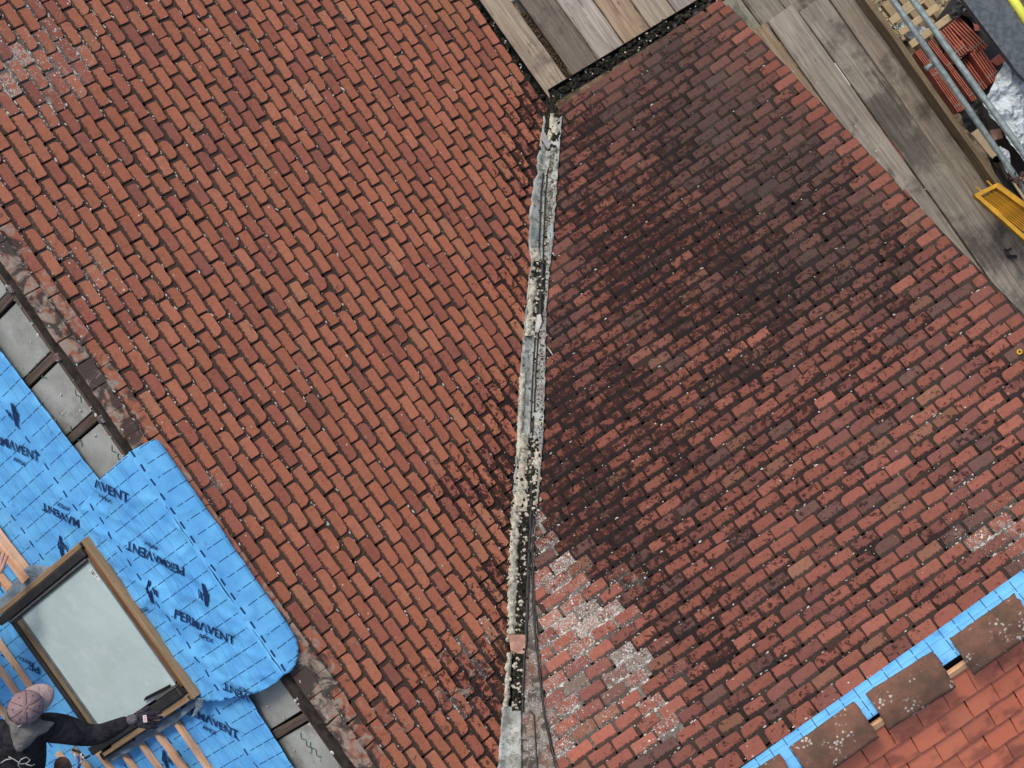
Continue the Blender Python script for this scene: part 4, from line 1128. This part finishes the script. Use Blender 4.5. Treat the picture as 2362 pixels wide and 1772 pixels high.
# hood lying behind the neck: a thick open cowl that comes to a point on the back
def hood(parent, m):
    V, Fc = [], []; base = P(62, 1668, 2.97); back = (P(48, 1722, 2.93) - P(66, 1652, 2.97)).normalized(); side = back.cross(Vector((0, 0, 1))).normalized()
    n, k = 22, 7
    for i in range(n + 1):
        t = -1 + 2 * i / n
        for j in range(k + 1):
            s = j / k
            wdt = .155 * (1 - .28 * s); reach = -.055 + s * (.225 - .13 * abs(t) ** 1.5)
            x = t * wdt * (1 - .62 * s * s * (1 - 0)); zz = .045 * math.sin(s * math.pi * .8) * (1 - .4 * t * t) - .03 * s - .025 * t * t
            p = base + side * x + back * (reach + .01 * noise.noise(Vector((t * 3, s * 3, 0)))) + Vector((0, 0, zz + .014 + .02 * noise.noise(Vector((t * 4, s * 5, 7)))))
            V.append(p)
    for i in range(n):
        for j in range(k): q = i * (k + 1) + j; Fc.append((q, q + 1, q + k + 2, q + k + 1))
    o = mk('hood', V, Fc, m, parent, smooth=True); md = o.modifiers.new('t', 'SOLIDIFY'); md.thickness = .03; md.offset = -1
    sb = o.modifiers.new('u', 'SUBSURF'); sb.levels = 1; sb.render_levels = 1
    tube('drawstring', [base + back * .02 + side * .03 + Vector((0, 0, .075)), base + back * .0 + side * .012 + Vector((0, 0, .085)), base + side * .01 - back * .05 + Vector((0, 0, .06))], .003, M_WHITE, parent, 6)
hood(rp, M_HOOD)
tube('neckline', [P(20 + i * 9, 1668 + 14 * math.sin(i / 10 * math.pi), 2.965) for i in range(11)], .02, M_SHIRT, rp, 8)
def glove(w, d, up, parent, curl=.9, m=M_GLOVE, scale=1.0, right=True):
    """palm and five fingers as one skinned surface; w wrist, d pointing direction"""
    d = d.normalized(); s = d.cross(up).normalized(); n = s.cross(d).normalized(); k = scale
    sg = 1 if right else -1
    ch = [(None, [(w, .022 * k)])]
    for i, ln in enumerate((.072, .080, .074, .060)):
        o = (i - 1.5) * sg
        kn = w + d * (.092 - .004 * abs(i - 1.2)) * k + s * o * .0215 * k
        pts = [(w + d * .045 * k + s * o * .016 * k, .0175 * k), (kn, .0135 * k)]
        dd = d.copy(); p = kn
        for j in range(3):
            dd = (dd * math.cos(curl * .38) - n * math.sin(curl * .38)).normalized(); p = p + dd * ln / 3 * k + s * o * .0015; pts.append((p, (.0108 - .0009 * j) * k))
        ch.append((0, pts))
    p = w + d * .02 * k - s * .026 * k * sg; pts = [(p, .015 * k)]
    for j in range(3): p = p + (d * .85 - s * .45 * sg - n * .22 * j).normalized() * .027 * k; pts.append((p, (.0135 - .001 * j) * k))
    ch.append((0, pts))
    return skin('glove', ch, m, parent, 2)
wr = P(303, 1659, 2.755); hd = (P(352, 1662, 2.70) - wr)
glove(wr, hd, Vector((0, 0, 1)), rp, scale=1.2, curl=.55)
cf = skin('cuff', [(None, [(P(292, 1663, 2.752), .034), (P(304, 1659, 2.755), .033), (P(320, 1658, 2.752), .030)])], M_CUFF, rp)
a_, b_ = P(329, 1651, 2.785), P(331, 1667, 2.785)
e = (b_ - a_); f_ = Vector((e.y, -e.x, 0)).normalized() * -.022
prism3('glove_label', [a_, b_, b_ + f_, a_ + f_] if e.cross(f_).z > 0 else [a_ + f_, b_ + f_, b_, a_], .006, M_WHITE, rp, .001)
for t in (.15, .45, .72):
    q = a_ + e * t + Vector((0, 0, .002)); prism3('label_print', [q + f_ * .2, q + e * .12 + f_ * .2, q + e * .12 + f_ * .8, q + f_ * .8] if e.cross(f_).z > 0 else [q + f_ * .8, q + e * .12 + f_ * .8, q + e * .12 + f_ * .2, q + f_ * .2], .003, M_REDLABEL, rp, 0)
glove(P(-52, 1560, 2.60), P(-30, 1520, 2.55) - P(-52, 1560, 2.60), Vector((0, 0, 1)), rp, right=False)
for pts_ in ([(20, 1745), (34, 1752), (48, 1762), (62, 1760), (70, 1752), (60, 1746), (48, 1752), (42, 1764), (50, 1776)], [(2, 1760), (14, 1752), (26, 1750)], [(60, 1762), (72, 1766), (80, 1762)]):
    ptsw = []
    for u_, v_ in pts_:
        o3 = Vector((0, 0, H)); d3 = (P(u_, v_, 2.5) - o3).normalized(); hit_, loc_, nn_, fi_ = body.ray_cast(o3, d3)
        if hit_: ptsw.append(loc_ + nn_ * .002)
    if len(ptsw) > 1: tube('back_print', ptsw, .0035, M_LABEL, rp, 6)
# second worker, mostly beyond the left edge
rq = root('person', P(-150, 1420, zf(-150, 1420)), 'second worker, only a bare hand and pale blue sleeve showing at the left edge', 'person')
pz = zf(-160, 1450)
skin('body', [(None, [(P(-170, 1500, pz + .9), .17), (P(-160, 1460, pz + 1.1), .17), (P(-150, 1420, pz + 1.3), .15), (P(-148, 1395, pz + 1.38), .07)]), (2, [(P(-100, 1440, pz + 1.25), .08), (P(-60, 1420, pz + 1.0), .065), (P(-25, 1372, 2.42), .052), (P(-8, 1335, 2.40), .045)]), (2, [(P(-200, 1400, pz + 1.25), .08), (P(-240, 1370, pz + 1.0), .06), (P(-230, 1330, pz + .8), .045)])], M_LTBLUE, rq)
skin('trousers', [(None, [(P(-170, 1500, pz + .9), .16)]), (0, [(P(-130, 1510, pz + .6), .1), (P(-120, 1500, pz + .1), .06)]), (0, [(P(-210, 1510, pz + .6), .1), (P(-210, 1500, pz + .1), .06)])], M_JEANS, rq)
ell('head', P(-146, 1375, pz + 1.5), (Vector((.1, 0, 0)), Vector((0, .085, 0)), Vector((0, 0, .115))), M_HAIR, rq)
glove(P(-8, 1330, 2.40), P(2, 1272, 2.36) - P(-8, 1330, 2.40), Vector((0, 0, 1)), rq, m=M_SKIN, curl=.6)
# tool hung beside the worker
rt_ = root('tool_harness', LF.hit(180, 1745, .1), 'small steel and blue tool clip hanging beside the worker over the battens', 'tool')
for pts, r, m in (([(172, 1738), (176, 1752), (186, 1760), (192, 1750)], .007, M_STEEL), ([(168, 1730), (180, 1734), (192, 1744)], .009, M_BLACK), ([(180, 1745), (184, 1762), (180, 1775)], .010, simple('blue_strap', (.05, .12, .3), .7, .3, .3, 20, .3)), ([(186, 1738), (200, 1758)], .011, M_STEEL), ([(190, 1752), (206, 1744)], .008, M_BLACK)):
    tube('tool_part', [LF.hit(u, v, .16) for u, v in pts], r, m, rt_, 8)
# leather pouch
skin('tool_pouch', [(None, [(P(140, 1752, 2.45), .05), (P(146, 1772, 2.38), .06), (P(150, 1800, 2.3), .05)])], simple('brown_leather', (.14, .07, .05), .7, .3, .4, 20, .5), rp)

# ------------------------------------------------------------------ right ridge: strip, ridge tiles, new tiles
rb = root('ridge_membrane', R.w(.5, 5.1), 'narrow blue membrane strip laid along the ridge of the dark slope', 'membrane')
sheet('membrane_strip', [(1660, 1806), (1710, 1771), (2363, 1312), (2440, 1258), (2490, 1320), (2175, 1537), (1700, 1880)], R, rb, h=.022, amp=.005, sc=6, fine=.07, y0=RR - .02)
rn = root('new_tiled_roof', RF.w(0, -.5), 'far slope of fresh red plain tiles below the old ridge tiles', 'roof')
deck(RF, [(1650, 1905), (2520, 1290), (2700, 1500), (2500, 2100), (1800, 2150)], rn, 'roof_deck', -.03)
# new tiles: course by course down from the ridge
gN, wN = .178, .190
prN = []
for i in range(6):
    o_ = outline(wN - .004, .24, .004, .004, random.uniform(-.001, .001)); prN.append(tile_mesh('plain_tile', tile_geo(o_, gN, .019), M_NEW))
a0 = RF.ab(1340 / 2.79 + 1570, 1430 / 2.79 + 1180)[0]
cntN = 0
for i in range(0, 9):
    b = -.30 - i * gN
    for j in range(-14, 16):
        a = a0 + j * wN + (i % 2) * wN / 2 + wN / 2 * 1 + random.uniform(-.002, .002)
        u, v = PX(RF.w(a, b + .1))
        if u < 1600 or u > 2620 or v > 1990: continue
        o = bpy.data.objects.new('plain_tile', prN[(i * 7 + j) % 6]); COL.objects.link(o); o.parent = rn; o.matrix_parent_inverse = rn.matrix_world.inverted()
        o.matrix_world = RF.at(a, b, random.uniform(0, .002), math.radians(random.gauss(0, .4)))
        k = random.uniform(.88, 1.1); o.color = (k * random.uniform(.95, 1.08), k, k, 1); cntN += 1
print('new tiles', cntN)
along(-3, 3.2, -.075, .05, .03, .028, M_PINE, 'ridge_batten', rn, RF, (1.15, 1.2, 1.15))
# old ridge tiles lying loose along the apex
def ridge_tile(u, v, yaw, label, ln=.455, w_=.29):
    pl = R; a, b = R.ab(u, v)
    c = R.w(a, RR, .0) ; c.z += .045
    n, k = 14, 10; V, Fc = [], []
    fl = RF.N; 
    for side in (0, 1):
        for i in range(n + 1):
            x = -ln / 2 + ln * i / n
            for j in range(k + 1):
                t = -1 + 2 * j / k
                y = t * w_ / 2 * .86; z = .03 - .034 * abs(t) ** 1.3
                e_ = .007 * noise.noise(Vector((x * 30, t * 4, u))) if abs(t) == 1 or i in (0, n) else 0
                z += .003 * noise.noise(Vector((x * 14, y * 14, u)))
                V.append(Vector((x + (e_ * 2 if i in (0, n) else 0), y + e_ * 2, z - side * .016)))
    m_ = (n + 1) * (k + 1)
    for i in range(n):
        for j in range(k):
            q = i * (k + 1) + j; Fc.append((q, q + k + 1, q + k + 2, q + 1)); q += m_; Fc.append((q, q + 1, q + k + 2, q + k + 1))
    for i in range(n):
        for j in (0, k): q = i * (k + 1) + j; Fc.append((q, q + k + 1, q + k + 1 + m_, q + m_))
    for j in range(k):
        for i in (0, n): q = i * (k + 1) + j; Fc.append((q, q + 1, q + 1 + m_, q + m_))
    bm = bmesh.new(); vs = [bm.verts.new(p) for p in V]
    for f in Fc: bm.faces.new([vs[q] for q in f])
    bmesh.ops.recalc_face_normals(bm, faces=bm.faces); me = bpy.data.meshes.new('ridge_tile'); bm.to_mesh(me); bm.free()
    for p_ in me.polygons: p_.use_smooth = True
    o = link('ridge_tile', me, M_RIDGE)
    hx = Vector((R.A.x, R.A.y, 0)).normalized(); hy = Vector((0, 0, 1)).cross(hx)
    M4 = Matrix((hx, hy, Vector((0, 0, 1)))).transposed().to_4x4(); M4.translation = c
    o.matrix_world = M4 @ Matrix.Rotation(math.radians(yaw), 4, 'Z')
    tag(o, label, 'ridge tile', 'old ridge tiles set dry along the ridge'); return o
ridge_tile(2290, 1462, 1.0, 'old ridge tile furthest to the right, heavily crusted with white lichen')
ridge_tile(2099, 1592, -1.5, 'old brown ridge tile second from the right along the blue strip')
ridge_tile(1930, 1720, 1.5, 'old ridge tile third from the right, reddish with two lichen patches')
ridge_tile(1757, 1842, -1, 'old ridge tile at the bottom edge, mostly cut off by the frame')
ridge_tile(2478, 1330, -1, 'old ridge tile beyond the right edge of the frame')
# ------------------------------------------------------------------ scaffold boards
def sboard(p, q, wd, z, col, label, group, yaw=0, wob=.004, th=.038):
    o = board('scaffold_board', P(p[0], p[1], z), P(q[0], q[1], z), wd, th, M_BOARD, None, Vector((0, 0, 1)), seg=16, wob=wob, bevel=.005)
    o.color = (*col, 1); o['soil'] = .12 if 'stain' in label else random.uniform(-.03, .05); return tag(o, label, 'scaffold board', group)
GA, GB = 'scaffold boards between the two eaves', 'scaffold boards along the right verge'
ZA = -.40
def mid(l0, r0, l1, r1):
    return ((l0[0] + r0[0]) / 2, (l0[1] + r0[1]) / 2), ((l1[0] + r1[0]) / 2, (l1[1] + r1[1]) / 2)
# direction of these boards in plan (px at z): all run along (.574,.819)
def between(x0l, x0r, vend, wd, z, col, label, group, slope=(.574, .805), ext=90):
    xm = (x0l + x0r) / 2; p = (xm - ext * slope[0] / slope[1], -ext); q = (xm + vend * slope[0] / slope[1], vend)
    return sboard(p, q, wd, z, col, label, group)
between(1099, 1178, 222, .205, ZA, (1.3, 1.2, 1.08), 'light tan scaffold board nearest the orange slope, its end in the valley corner', GA)
between(1196, 1280, 178, .222, ZA, (.56, .52, .5), 'dark grey scaffold board beside the open gap above the valley', GA)
between(1282, 1366, 138, .222, ZA, (1.28, 1.27, 1.28), 'pale grey speckled scaffold board between dark grey and warm brown boards', GA)
between(1369, 1453, 96, .222, ZA, (1.14, .94, .76), 'warm brown scaffold board above the dark slope eave', GA)
between(1455, 1537, 54, .222, ZA, (1.08, 1.04, .95), 'greyish cream scaffold board right of the warm brown board', GA)
between(1540, 1622, 14, .222, ZA, (1.0, .99, 1.0), 'pale scaffold board whose end just shows at the top edge above the dark eave', GA)
for i, (xl, xr, ve, col, lab) in enumerate(((1628, 1706, 66, (.84, .9, .8), 'mossy greenish scaffold board at the top corner of the dark slope'), (1712, 1795, 42, (.8, .8, .75), 'brown knotty scaffold board at the top edge under the wide verge boards'), (1800, 1880, 6, (.78, .74, .68), 'short brown scaffold board end at the top edge beneath the wide boards'))):
    between(xl, xr, ve + 40, .222, ZA - .045, col, lab, GA, slope=(.60, .78))
# cross ledger in the gap and rubble on the lower lift
tag(tube('scaffold_tube', [P(1120, 40, ZA - .08), P(1235, -32, ZA - .08)], .024, M_GALV), 'galvanised scaffold tube crossing the dark gap between the first two boards', 'tube')
ro = root('waste_timber', P(1260, 120, ZA - .12), 'black plastic and leaf litter lying in the gap between the first two boards', 'debris')
prism('plastic_strip', [(1175, -30), (1200, -10), (1290, 130), (1325, 190), (1308, 205), (1240, 110)], Flat(ZA - .06), .01, M_BLACK, ro, .002)
its = []
for i in range(320):
    t = random.uniform(.15, 1); u = 1190 + 135 * t + random.uniform(-9, 9); v = 5 + 195 * t + random.uniform(-6, 6)
    s = random.uniform(.003, .011); its.append((Matrix.Translation(P(u, v, ZA - .058 + random.uniform(0, .01))) @ Matrix.Rotation(random.uniform(0, 6), 4, 'Z'), s * 1.6, s, s * .6))
chips('leaf_litter', its, simple('leaf_litter_brown', (.07, .048, .03), .9, .1, .7, 60, .4), ro)
ZB = -.36
dirB = Vector((1150, 1623)).normalized()
def bline(x0, y0, x1, y1, wd, z, col, label, e0=0, e1=200):
    d = Vector((x1 - x0, y1 - y0)).normalized()
    return sboard((x0 - d.x * e0, y0 - d.y * e0), (x1 + d.x * e1, y1 + d.y * e1), wd, z, col, label, GB)
# edges measured in the photo: R1|R2 (1767,47)-(1881,215), R2|R3 (1830,11)-(2243,592), R3|R4 (1914,0)-(2322,570)
bline(1744, 66, 1870, 243, .17, ZB, (.94, .78, .6), 'brown wedge shaped board edge squeezed against the dark slope verge', 0, 60)
bline(1799, 30, 2180, 566, .235, ZB, (1.04, 1.02, .98), 'pale split scaffold board next to the dark slope verge', 0, 120)
bline(1873, 8, 2283, 581, .232, ZB, (.95, .94, .9), 'grey scaffold board with a long dark stain along its middle', 0, 420)
bline(1951, -10, 2356, 566, .232, ZB, (.82, .78, .72), 'brown scaffold board beside the upright toe board', 60, 420)
# dark stain on the third board
s = NT('slate_stain'); 
# strips glimpsed through the gap between second and third boards
M_REDS = simple('red_strip', (.45, .09, .06), .7, .3, .1, 20, .1)
prism('gap_strip', [(2030, 290), (2034, 288), (2088, 368), (2084, 370)], Flat(ZB - .018), .01, M_REDS, None, .001); tag(bpy.context.scene.objects[-1], 'thin red strip seen in the gap between two pale verge boards', 'strip')
prism('gap_strip', [(1922, 148), (1926, 145), (1962, 196), (1958, 199)], Flat(ZB - .01), .01, M_WHITE, None, .001); tag(bpy.context.scene.objects[-1], 'thin white strip seen in the gap between two pale verge boards', 'strip')
# toe board on edge
tb = board('toe_board', P(1975, -40, ZB + .225), P(2345, 482, ZB + .225), .040, .225, M_BOARD, None, Vector((0, 0, 1)), seg=30, wob=.008, bevel=.004)
tb.color = (.66, .54, .38, 1); tag(tb, 'brown toe board standing on edge along the outer side of the walkway', 'toe board')
# transoms under the boards
for i, (p, q) in enumerate((((1600, 150), (1660, 110)), ((1960, 430), (2120, 330)), ((1290, 210), (1500, 80)))):
    tag(tube('transom', [P(*p, ZB - .07), P(*q, ZB - .07)], .024, M_GALV), ('galvanised transom tube under the mossy board ends at the top', 'galvanised transom tube under the right hand walkway boards', 'galvanised transom tube under the boards by the valley corner')[i], 'tube')

# ------------------------------------------------------------------ guard rails
def rail(p, q, z, label):
    p3, q3 = P(*p, z), P(*q, z); return tag(tube('guard_rail', [p3 + (q3 - p3) * (i / 8) for i in range(9)], .0242, M_GALV, None, 16), label, 'guard rail')
rail((2018, -60), (2385, 470), .10, 'inner galvanised guard rail tube, nearer the toe board')
rail((2062, -60), (2440, 462), .62, 'outer upper galvanised guard rail tube')
tag(tube('scaffold_tube', [P(2135, 160, .06), P(2160, 143, .06)], .022, M_GALV), 'stubby galvanised tube end sticking over the toe board', 'tube')
tag(tube('scaffold_tube', [P(2299, 368, .12), P(2306, 385, -.2), P(2318, 408, -.6)], .028, M_BLACK, cap=False), 'dark open ended pipe beside the end of the toe board', 'pipe')
rk = root('scaffold_coupler', P(2350, 412, .12), 'rusty scaffold coupler clamping the rails at the right edge', 'coupler')
for (u, v, sx, sy, sz, an) in ((2345, 415, .05, .04, .045, .5), (2360, 402, .045, .04, .05, .2), (2332, 412, .03, .02, .02, .9), (2352, 428, .035, .03, .03, 1.2), (2366, 420, .04, .03, .04, 0)):
    bm = bmesh.new(); bmesh.ops.create_cube(bm, size=1, matrix=Matrix.Translation(P(u, v, .12)) @ Matrix.Rotation(an, 4, 'Z') @ Matrix.Diagonal((sx, sy, sz, 1)))
    bmesh.ops.bevel(bm, geom=bm.edges[:], offset=.008, segments=2, affect='EDGES'); bm_obj('clamp_half', bm, M_RUST, rk)
for u, v in ((2340, 404), (2356, 418), (2346, 428)): tube('bolt', [P(u, v, .14), P(u + 3, v - 9, .15)], .007, M_RUST, rk, 6)

# ------------------------------------------------------------------ loading bay: pallet, tile packs, wrap
ZP = -1.0
tagp = root('pallet', P(2110, 70, ZP - .1), 'pale pine pallet slats at the top beside the stacked tiles', 'pallet')
pd = Vector((.80, -.60))
def slat(u, v, lpx, wd, z=ZP - .03, par=tagp, name='slat', m=None):
    d = Vector((.815, -.58)); o = board(name, P(u - d.x * lpx / 2, v - d.y * lpx / 2, z), P(u + d.x * lpx / 2, v + d.y * lpx / 2, z), wd, .022, m or M_PALLET, par, wob=.002)
    k = random.uniform(.9, 1.15); o.color = (k, k, k, 1)
slat(2092, 24, 92, .060); slat(2120, 46, 108, .058); slat(2146, 72, 112, .060); slat(2116, 0, 90, .06)
for t in (-38, 0, 40):
    p = (2118 + t * .8, 36 - t * .6); o = board('bearer', P(p[0] - 45, p[1] - 55, ZP - .30), P(p[0] + 60, p[1] + 74, ZP - .30), .08, .08, M_PALLET, tagp); o.color = (.8, .8, .8, 1)
def pack(c, ln, st, n, z, label, dark=False, hgt=.16):
    """n clay tiles standing on edge; c first corner px, ln px vector along a tile, st px vector across the pack"""
    rt = root('tile_pack', P(c[0], c[1], z), label, 'tile pack', 'packs of clay tiles standing on edge')
    o0 = P(c[0], c[1], z); A = P(c[0] + ln[0], c[1] + ln[1], z) - o0; B = (P(c[0] + st[0], c[1] + st[1], z) - o0) / n
    for i in range(n):
        q = o0 + B * (i + .12); w_ = B * .58; j = A.normalized() * random.uniform(-.004, .004)
        q = q + j
        prism3('roof_tile', [q, q + w_, q + w_ + A, q + A] if w_.cross(A).z > 0 else [q + A, q + w_ + A, q + w_, q], hgt, M_REDCLAY, rt, .0015)
    for f in (.80,):
        p = o0 + A * f + Vector((0, 0, .002)); e_ = B * n; tt = A.normalized() * .010
        prism3('strap', [p, p + e_, p + e_ + tt, p + tt] if e_.cross(tt).z > 0 else [p + tt, p + e_ + tt, p + e_, p], .003, M_STRAP, rt, 0)
    return rt
pack((2162, 77), (47, 58), (26, -20), 5, ZP, 'strapped tile pack at the upper left of the stack, crossed by the outer rail')
pack((2188, 58), (66, 68), (27, -20), 5, ZP, 'strapped tile pack at the top right of the stack by the black sheeting')
pack((2186, 118), (18, 28), (46, -36), 8, ZP - .02, 'short tile pack in the middle of the stack')
pack((2210, 147), (50, 70), (24, -21), 5, ZP - .12, 'sunken tile pack in the shaded slot of the stack')
pack((2238, 124), (48, 70), (24, -18), 5, ZP, 'strapped tile pack at the lower right of the stack beside the plastic wrap')
pack((2110, 121), (50, 67), (14, -9), 4, ZP, 'tile pack at the left of the stack beside the toe board')
pack((2160, 190), (50, 70), (16, -9), 4, ZP, 'tile pack at the lower left of the stack under the inner rail')
pack((2139, 98), (54, 68), (10, -8), 3, ZP + .01, 'narrow tile pack between the two guard rails, upper one')
pack((2193, 167), (50, 68), (11, -8), 3, ZP + .01, 'narrow tile pack between the two guard rails, lower one')
o = prism('deck_panel', [(2150, 60), (2200, -10), (2440, 290), (2420, 560), (2350, 520)], Flat(ZP - .19), .04, M_BLACK); tag(o, 'black sheeting spread under the stacked tiles', 'sheeting')
def crumple(name, pts, z, hgt, m, label, cat, sc=7, amp=.07, fine=.03):
    w3 = [P(u, v, z) for u, v in pts]; bm = bmesh.new(); bm.faces.new([bm.verts.new((p.x, p.y, 0)) for p in w3])
    cx = sum(p.x for p in w3) / len(w3); cy = sum(p.y for p in w3) / len(w3); rr = max(math.hypot(p.x - cx, p.y - cy) for p in w3)
    for ax in (0, 1):
        lo = min(p[ax] for p in w3); hi = max(p[ax] for p in w3); t = lo + fine
        while t < hi:
            co = [0, 0, 0]; co[ax] = t; no = [0, 0, 0]; no[ax] = 1
            bmesh.ops.bisect_plane(bm, geom=bm.verts[:] + bm.edges[:] + bm.faces[:], plane_co=co, plane_no=no); t += fine
    for q in bm.verts:
        x, y = q.co.x, q.co.y; d = math.hypot(x - cx, y - cy) / rr
        r1 = 1 - abs(noise.noise(Vector((x * sc, y * sc * .8, 1)))) * 2; r2 = 1 - abs(noise.noise(Vector((x * sc * 2.3 + 5, y * sc * 2.3, 4)))) * 2
        q.co.z = z + hgt * (1 - d ** 2) + amp * (r1 + .55 * r2 - .6)
    bmesh.ops.triangulate(bm, faces=[f for f in bm.faces if len(f.verts) > 4])
    me = bpy.data.meshes.new(name); bm.normal_update(); bm.to_mesh(me); bm.free(); o = link(name, me, m)
    md = o.modifiers.new('t', 'SOLIDIFY'); md.thickness = .004
    return tag(o, label, cat)
crumple('plastic_wrap', [(2300, 155), (2318, 142), (2345, 155), (2400, 170), (2440, 260), (2430, 420), (2360, 390), (2320, 345), (2285, 300), (2262, 270), (2252, 245), (2268, 215), (2285, 185)], ZP - .02, .22, M_WRAP, 'heap of crumpled clear plastic wrap beside the stacked tiles', 'plastic wrap')
crumple('plastic_wrap', [(2290, 352), (2305, 338), (2322, 352), (2330, 395), (2318, 402), (2300, 385)], ZP - .03, .03, M_WRAP, 'small scrap of clear wrap near the dark pipe', 'plastic wrap')
crumple('plastic_wrap', [(2062, 62), (2080, 50), (2140, 70), (2138, 100), (2100, 92), (2078, 84)], ZP - .15, .04, M_WRAP, 'scrap of clear wrap glimpsed between the pallet slats', 'plastic wrap')
crumple('black_sack', [(2180, 30), (2205, 10), (2225, 22), (2250, 60), (2215, 40), (2200, 45), (2188, 40)], ZP - .05, .08, M_BLACK, 'crumpled black plastic by the curved clay tile', 'sheeting')
crumple('black_sack', [(2208, 262), (2235, 230), (2262, 240), (2270, 290), (2240, 310), (2222, 300)], ZP - .12, .06, M_BLACK, 'crumpled black plastic under the lower end of the tile stack', 'sheeting')
o = prism('buff_board', [(2240, 308), (2262, 292), (2300, 345), (2298, 372), (2285, 362)], Flat(ZP - .06), .03, M_CARD); tag(o, 'buff timber panel between the toe board and the inner rail', 'panel')
o = prism('buff_board', [(2335, 420), (2400, 380), (2480, 520), (2400, 520)], Flat(ZP - .1), .03, M_CARD); tag(o, 'buff timber panel at the right edge below the coupler', 'panel')
o = prism('brick_offcut', [(2285, 300), (2308, 296), (2314, 318), (2292, 325)], Flat(ZP - .04), .05, M_SHARD); tag(o, 'pinkish brick offcut under the wrap between the rails', 'brick')
# curved clay ridge piece and red box by the grey panel
pts = [P(2222 + 40 * math.sin(t) - 6, 66 - 44 * math.cos(t), ZP) for t in [math.radians(a) for a in range(5, 96, 10)]]
bm = bmesh.new(); rows = []
for i in range(10):
    t = math.radians(2 + i * 10); ro_, ri = 47, 36; c = (2212, 70)
    rows.append([P(c[0] + r * math.sin(t), c[1] - r * math.cos(t), z) for r, z in ((ro_, ZP), (ri, ZP), (ri, ZP - .25), (ro_, ZP - .25))])
rv_ = [[bm.verts.new(p) for p in r] for r in rows]
for i in range(9):
    for j in range(4): bm.faces.new((rv_[i][j], rv_[i][(j + 1) % 4], rv_[i + 1][(j + 1) % 4], rv_[i + 1][j]))
bm.faces.new(rv_[0]); bm.faces.new(rv_[-1])
o = bm_obj('half_round_tile', bm, M_REDCLAY); tag(o, 'curved half round clay tile standing between the stack and the grey panel', 'ridge tile')
o = prism('clay_block', [(2284, 142), (2306, 124), (2318, 130), (2322, 142), (2300, 152)], Flat(ZP), .12, M_REDCLAY); tag(o, 'red clay block in the shadow beside the grey panel', 'block')
# grey panel and yellow tube
o = prism('grey_panel', [(2200, -30), (2300, -30), (2362, 62), (2440, 170), (2440, 260), (2348, 168), (2222, 0)], Flat(-.55), .08, M_GREYP, None, .01); tag(o, 'large dark grey flat panel in the top right corner', 'panel')
tag(tube('sleeved_tube', [P(2318, -30, .2), P(2352, 22, .2), P(2400, 100, .2)], .033, M_HIVIS, None, 16), 'fluorescent yellow sleeved tube in the top right corner', 'tube')

# ------------------------------------------------------------------ yellow slatted gate panel
ry = root('yellow_grille', P(2330, 480, .0), 'yellow plastic slatted tray with two prongs at the right edge', 'grille')
zy = .02
fr = [(2252, 452), (2294, 428), (2306, 427), (2420, 515), (2420, 604)]
def bar(p, q, wd, th, z, m=M_YELLOW, name='frame_bar'): return board(name, P(*p, z), P(*q, z), wd, th, m, ry, wob=.001, bevel=.003)
bar((2250, 452), (2304, 426), .030, .08, zy + .05); bar((2300, 427), (2430, 522), .040, .08, zy + .06); bar((2254, 450), (2430, 608), .032, .08, zy + .05)
for i in range(9):
    t = (i + 1) / 10; p = (2254 + 46 * t, 452 - 22 * t); bar((p[0] + 4, p[1] + 4), (p[0] + 170, p[1] + 136 - 8 * t), .0085, .03, zy + .03 - .012 * (i % 2), name='slat').color = (1, 1, 1, 1)
for i in range(5):
    p = (2272 + i * 30, 466 + i * 25); bar(p, (p[0] + 42, p[1] - 24), .010, .02, zy - .01, name='cross_bar')
bar((2268, 446), (2251, 431), .012, .015, zy + .05, name='prong'); bar((2292, 432), (2277, 417), .012, .015, zy + .05, name='prong')
rh = root('clamp', P(2330, 590, ZB + .01), 'small black clamp lying on the grey board near the right edge', 'clamp')
tube('clamp_arm', [P(2318, 575, ZB + .02), P(2324, 590, ZB + .03), P(2345, 592, ZB + .03)], .012, M_BLACK, rh, 8); tube('clamp_screw', [P(2320, 580, ZB + .02), P(2334, 572, ZB + .03)], .008, M_BLACK, rh, 8)
# lichen rosette
o = tag(tube('lichen_rosette', [R.hit(2352 + 5 * math.cos(t), 812 + 5 * math.sin(t), .035) for t in [i * math.pi / 6 for i in range(13)]], .006, simple('orange_lichen', (.6, .36, .04), .9, .1, .3, 60, .5), None, 8), 'orange lichen rosette on the dark slope near the right edge', 'lichen')

# ------------------------------------------------------------------ gravel below
its = []; gm = simple('gravel_pebble', (.30, .24, .15), .9, .2, .6, 9, .3)
for i in range(2600):
    u = random.uniform(1980, 2240); v = random.uniform(-40, 90)
    s = random.uniform(.012, .035); its.append((Matrix.Translation(P(u, v, -3.18 + random.uniform(0, .05))) @ Matrix.Rotation(random.uniform(0, 6), 4, 'Z'), s * 1.4, s, s * .8))
ch = chips('gravel', its, gm, None)
if ch.parent is None: pass
# ------------------------------------------------------------------ pieces that belong to a part
def under(root_, host, names):
    h_ = [c for c in root_.children if c.name.split('.')[0] == host]
    if not h_: return
    h_ = h_[0]; bpy.context.view_layer.update()
    for c in list(root_.children):
        if c is not h_ and c.name.split('.')[0] in names:
            mw = c.matrix_world.copy(); c.parent = h_; c.matrix_parent_inverse = h_.matrix_world.inverted(); c.matrix_world = mw
under(rootF, 'membrane', ('lettering', 'logo'))
under(rf, 'sheet_lower', ('lettering', 'logo'))
under(rw, 'pane', ('sticker', 'sticker_print', 'seal_strip'))
under(rp, 'cap_crown', ('cap_brim', 'cap_button', 'eyelet', 'seam', 'brim_shadow_line'))
under(rp, 'head', ('ear', 'nose', 'hair'))
under(rp, 'glove', ('cuff', 'glove_label', 'label_print'))
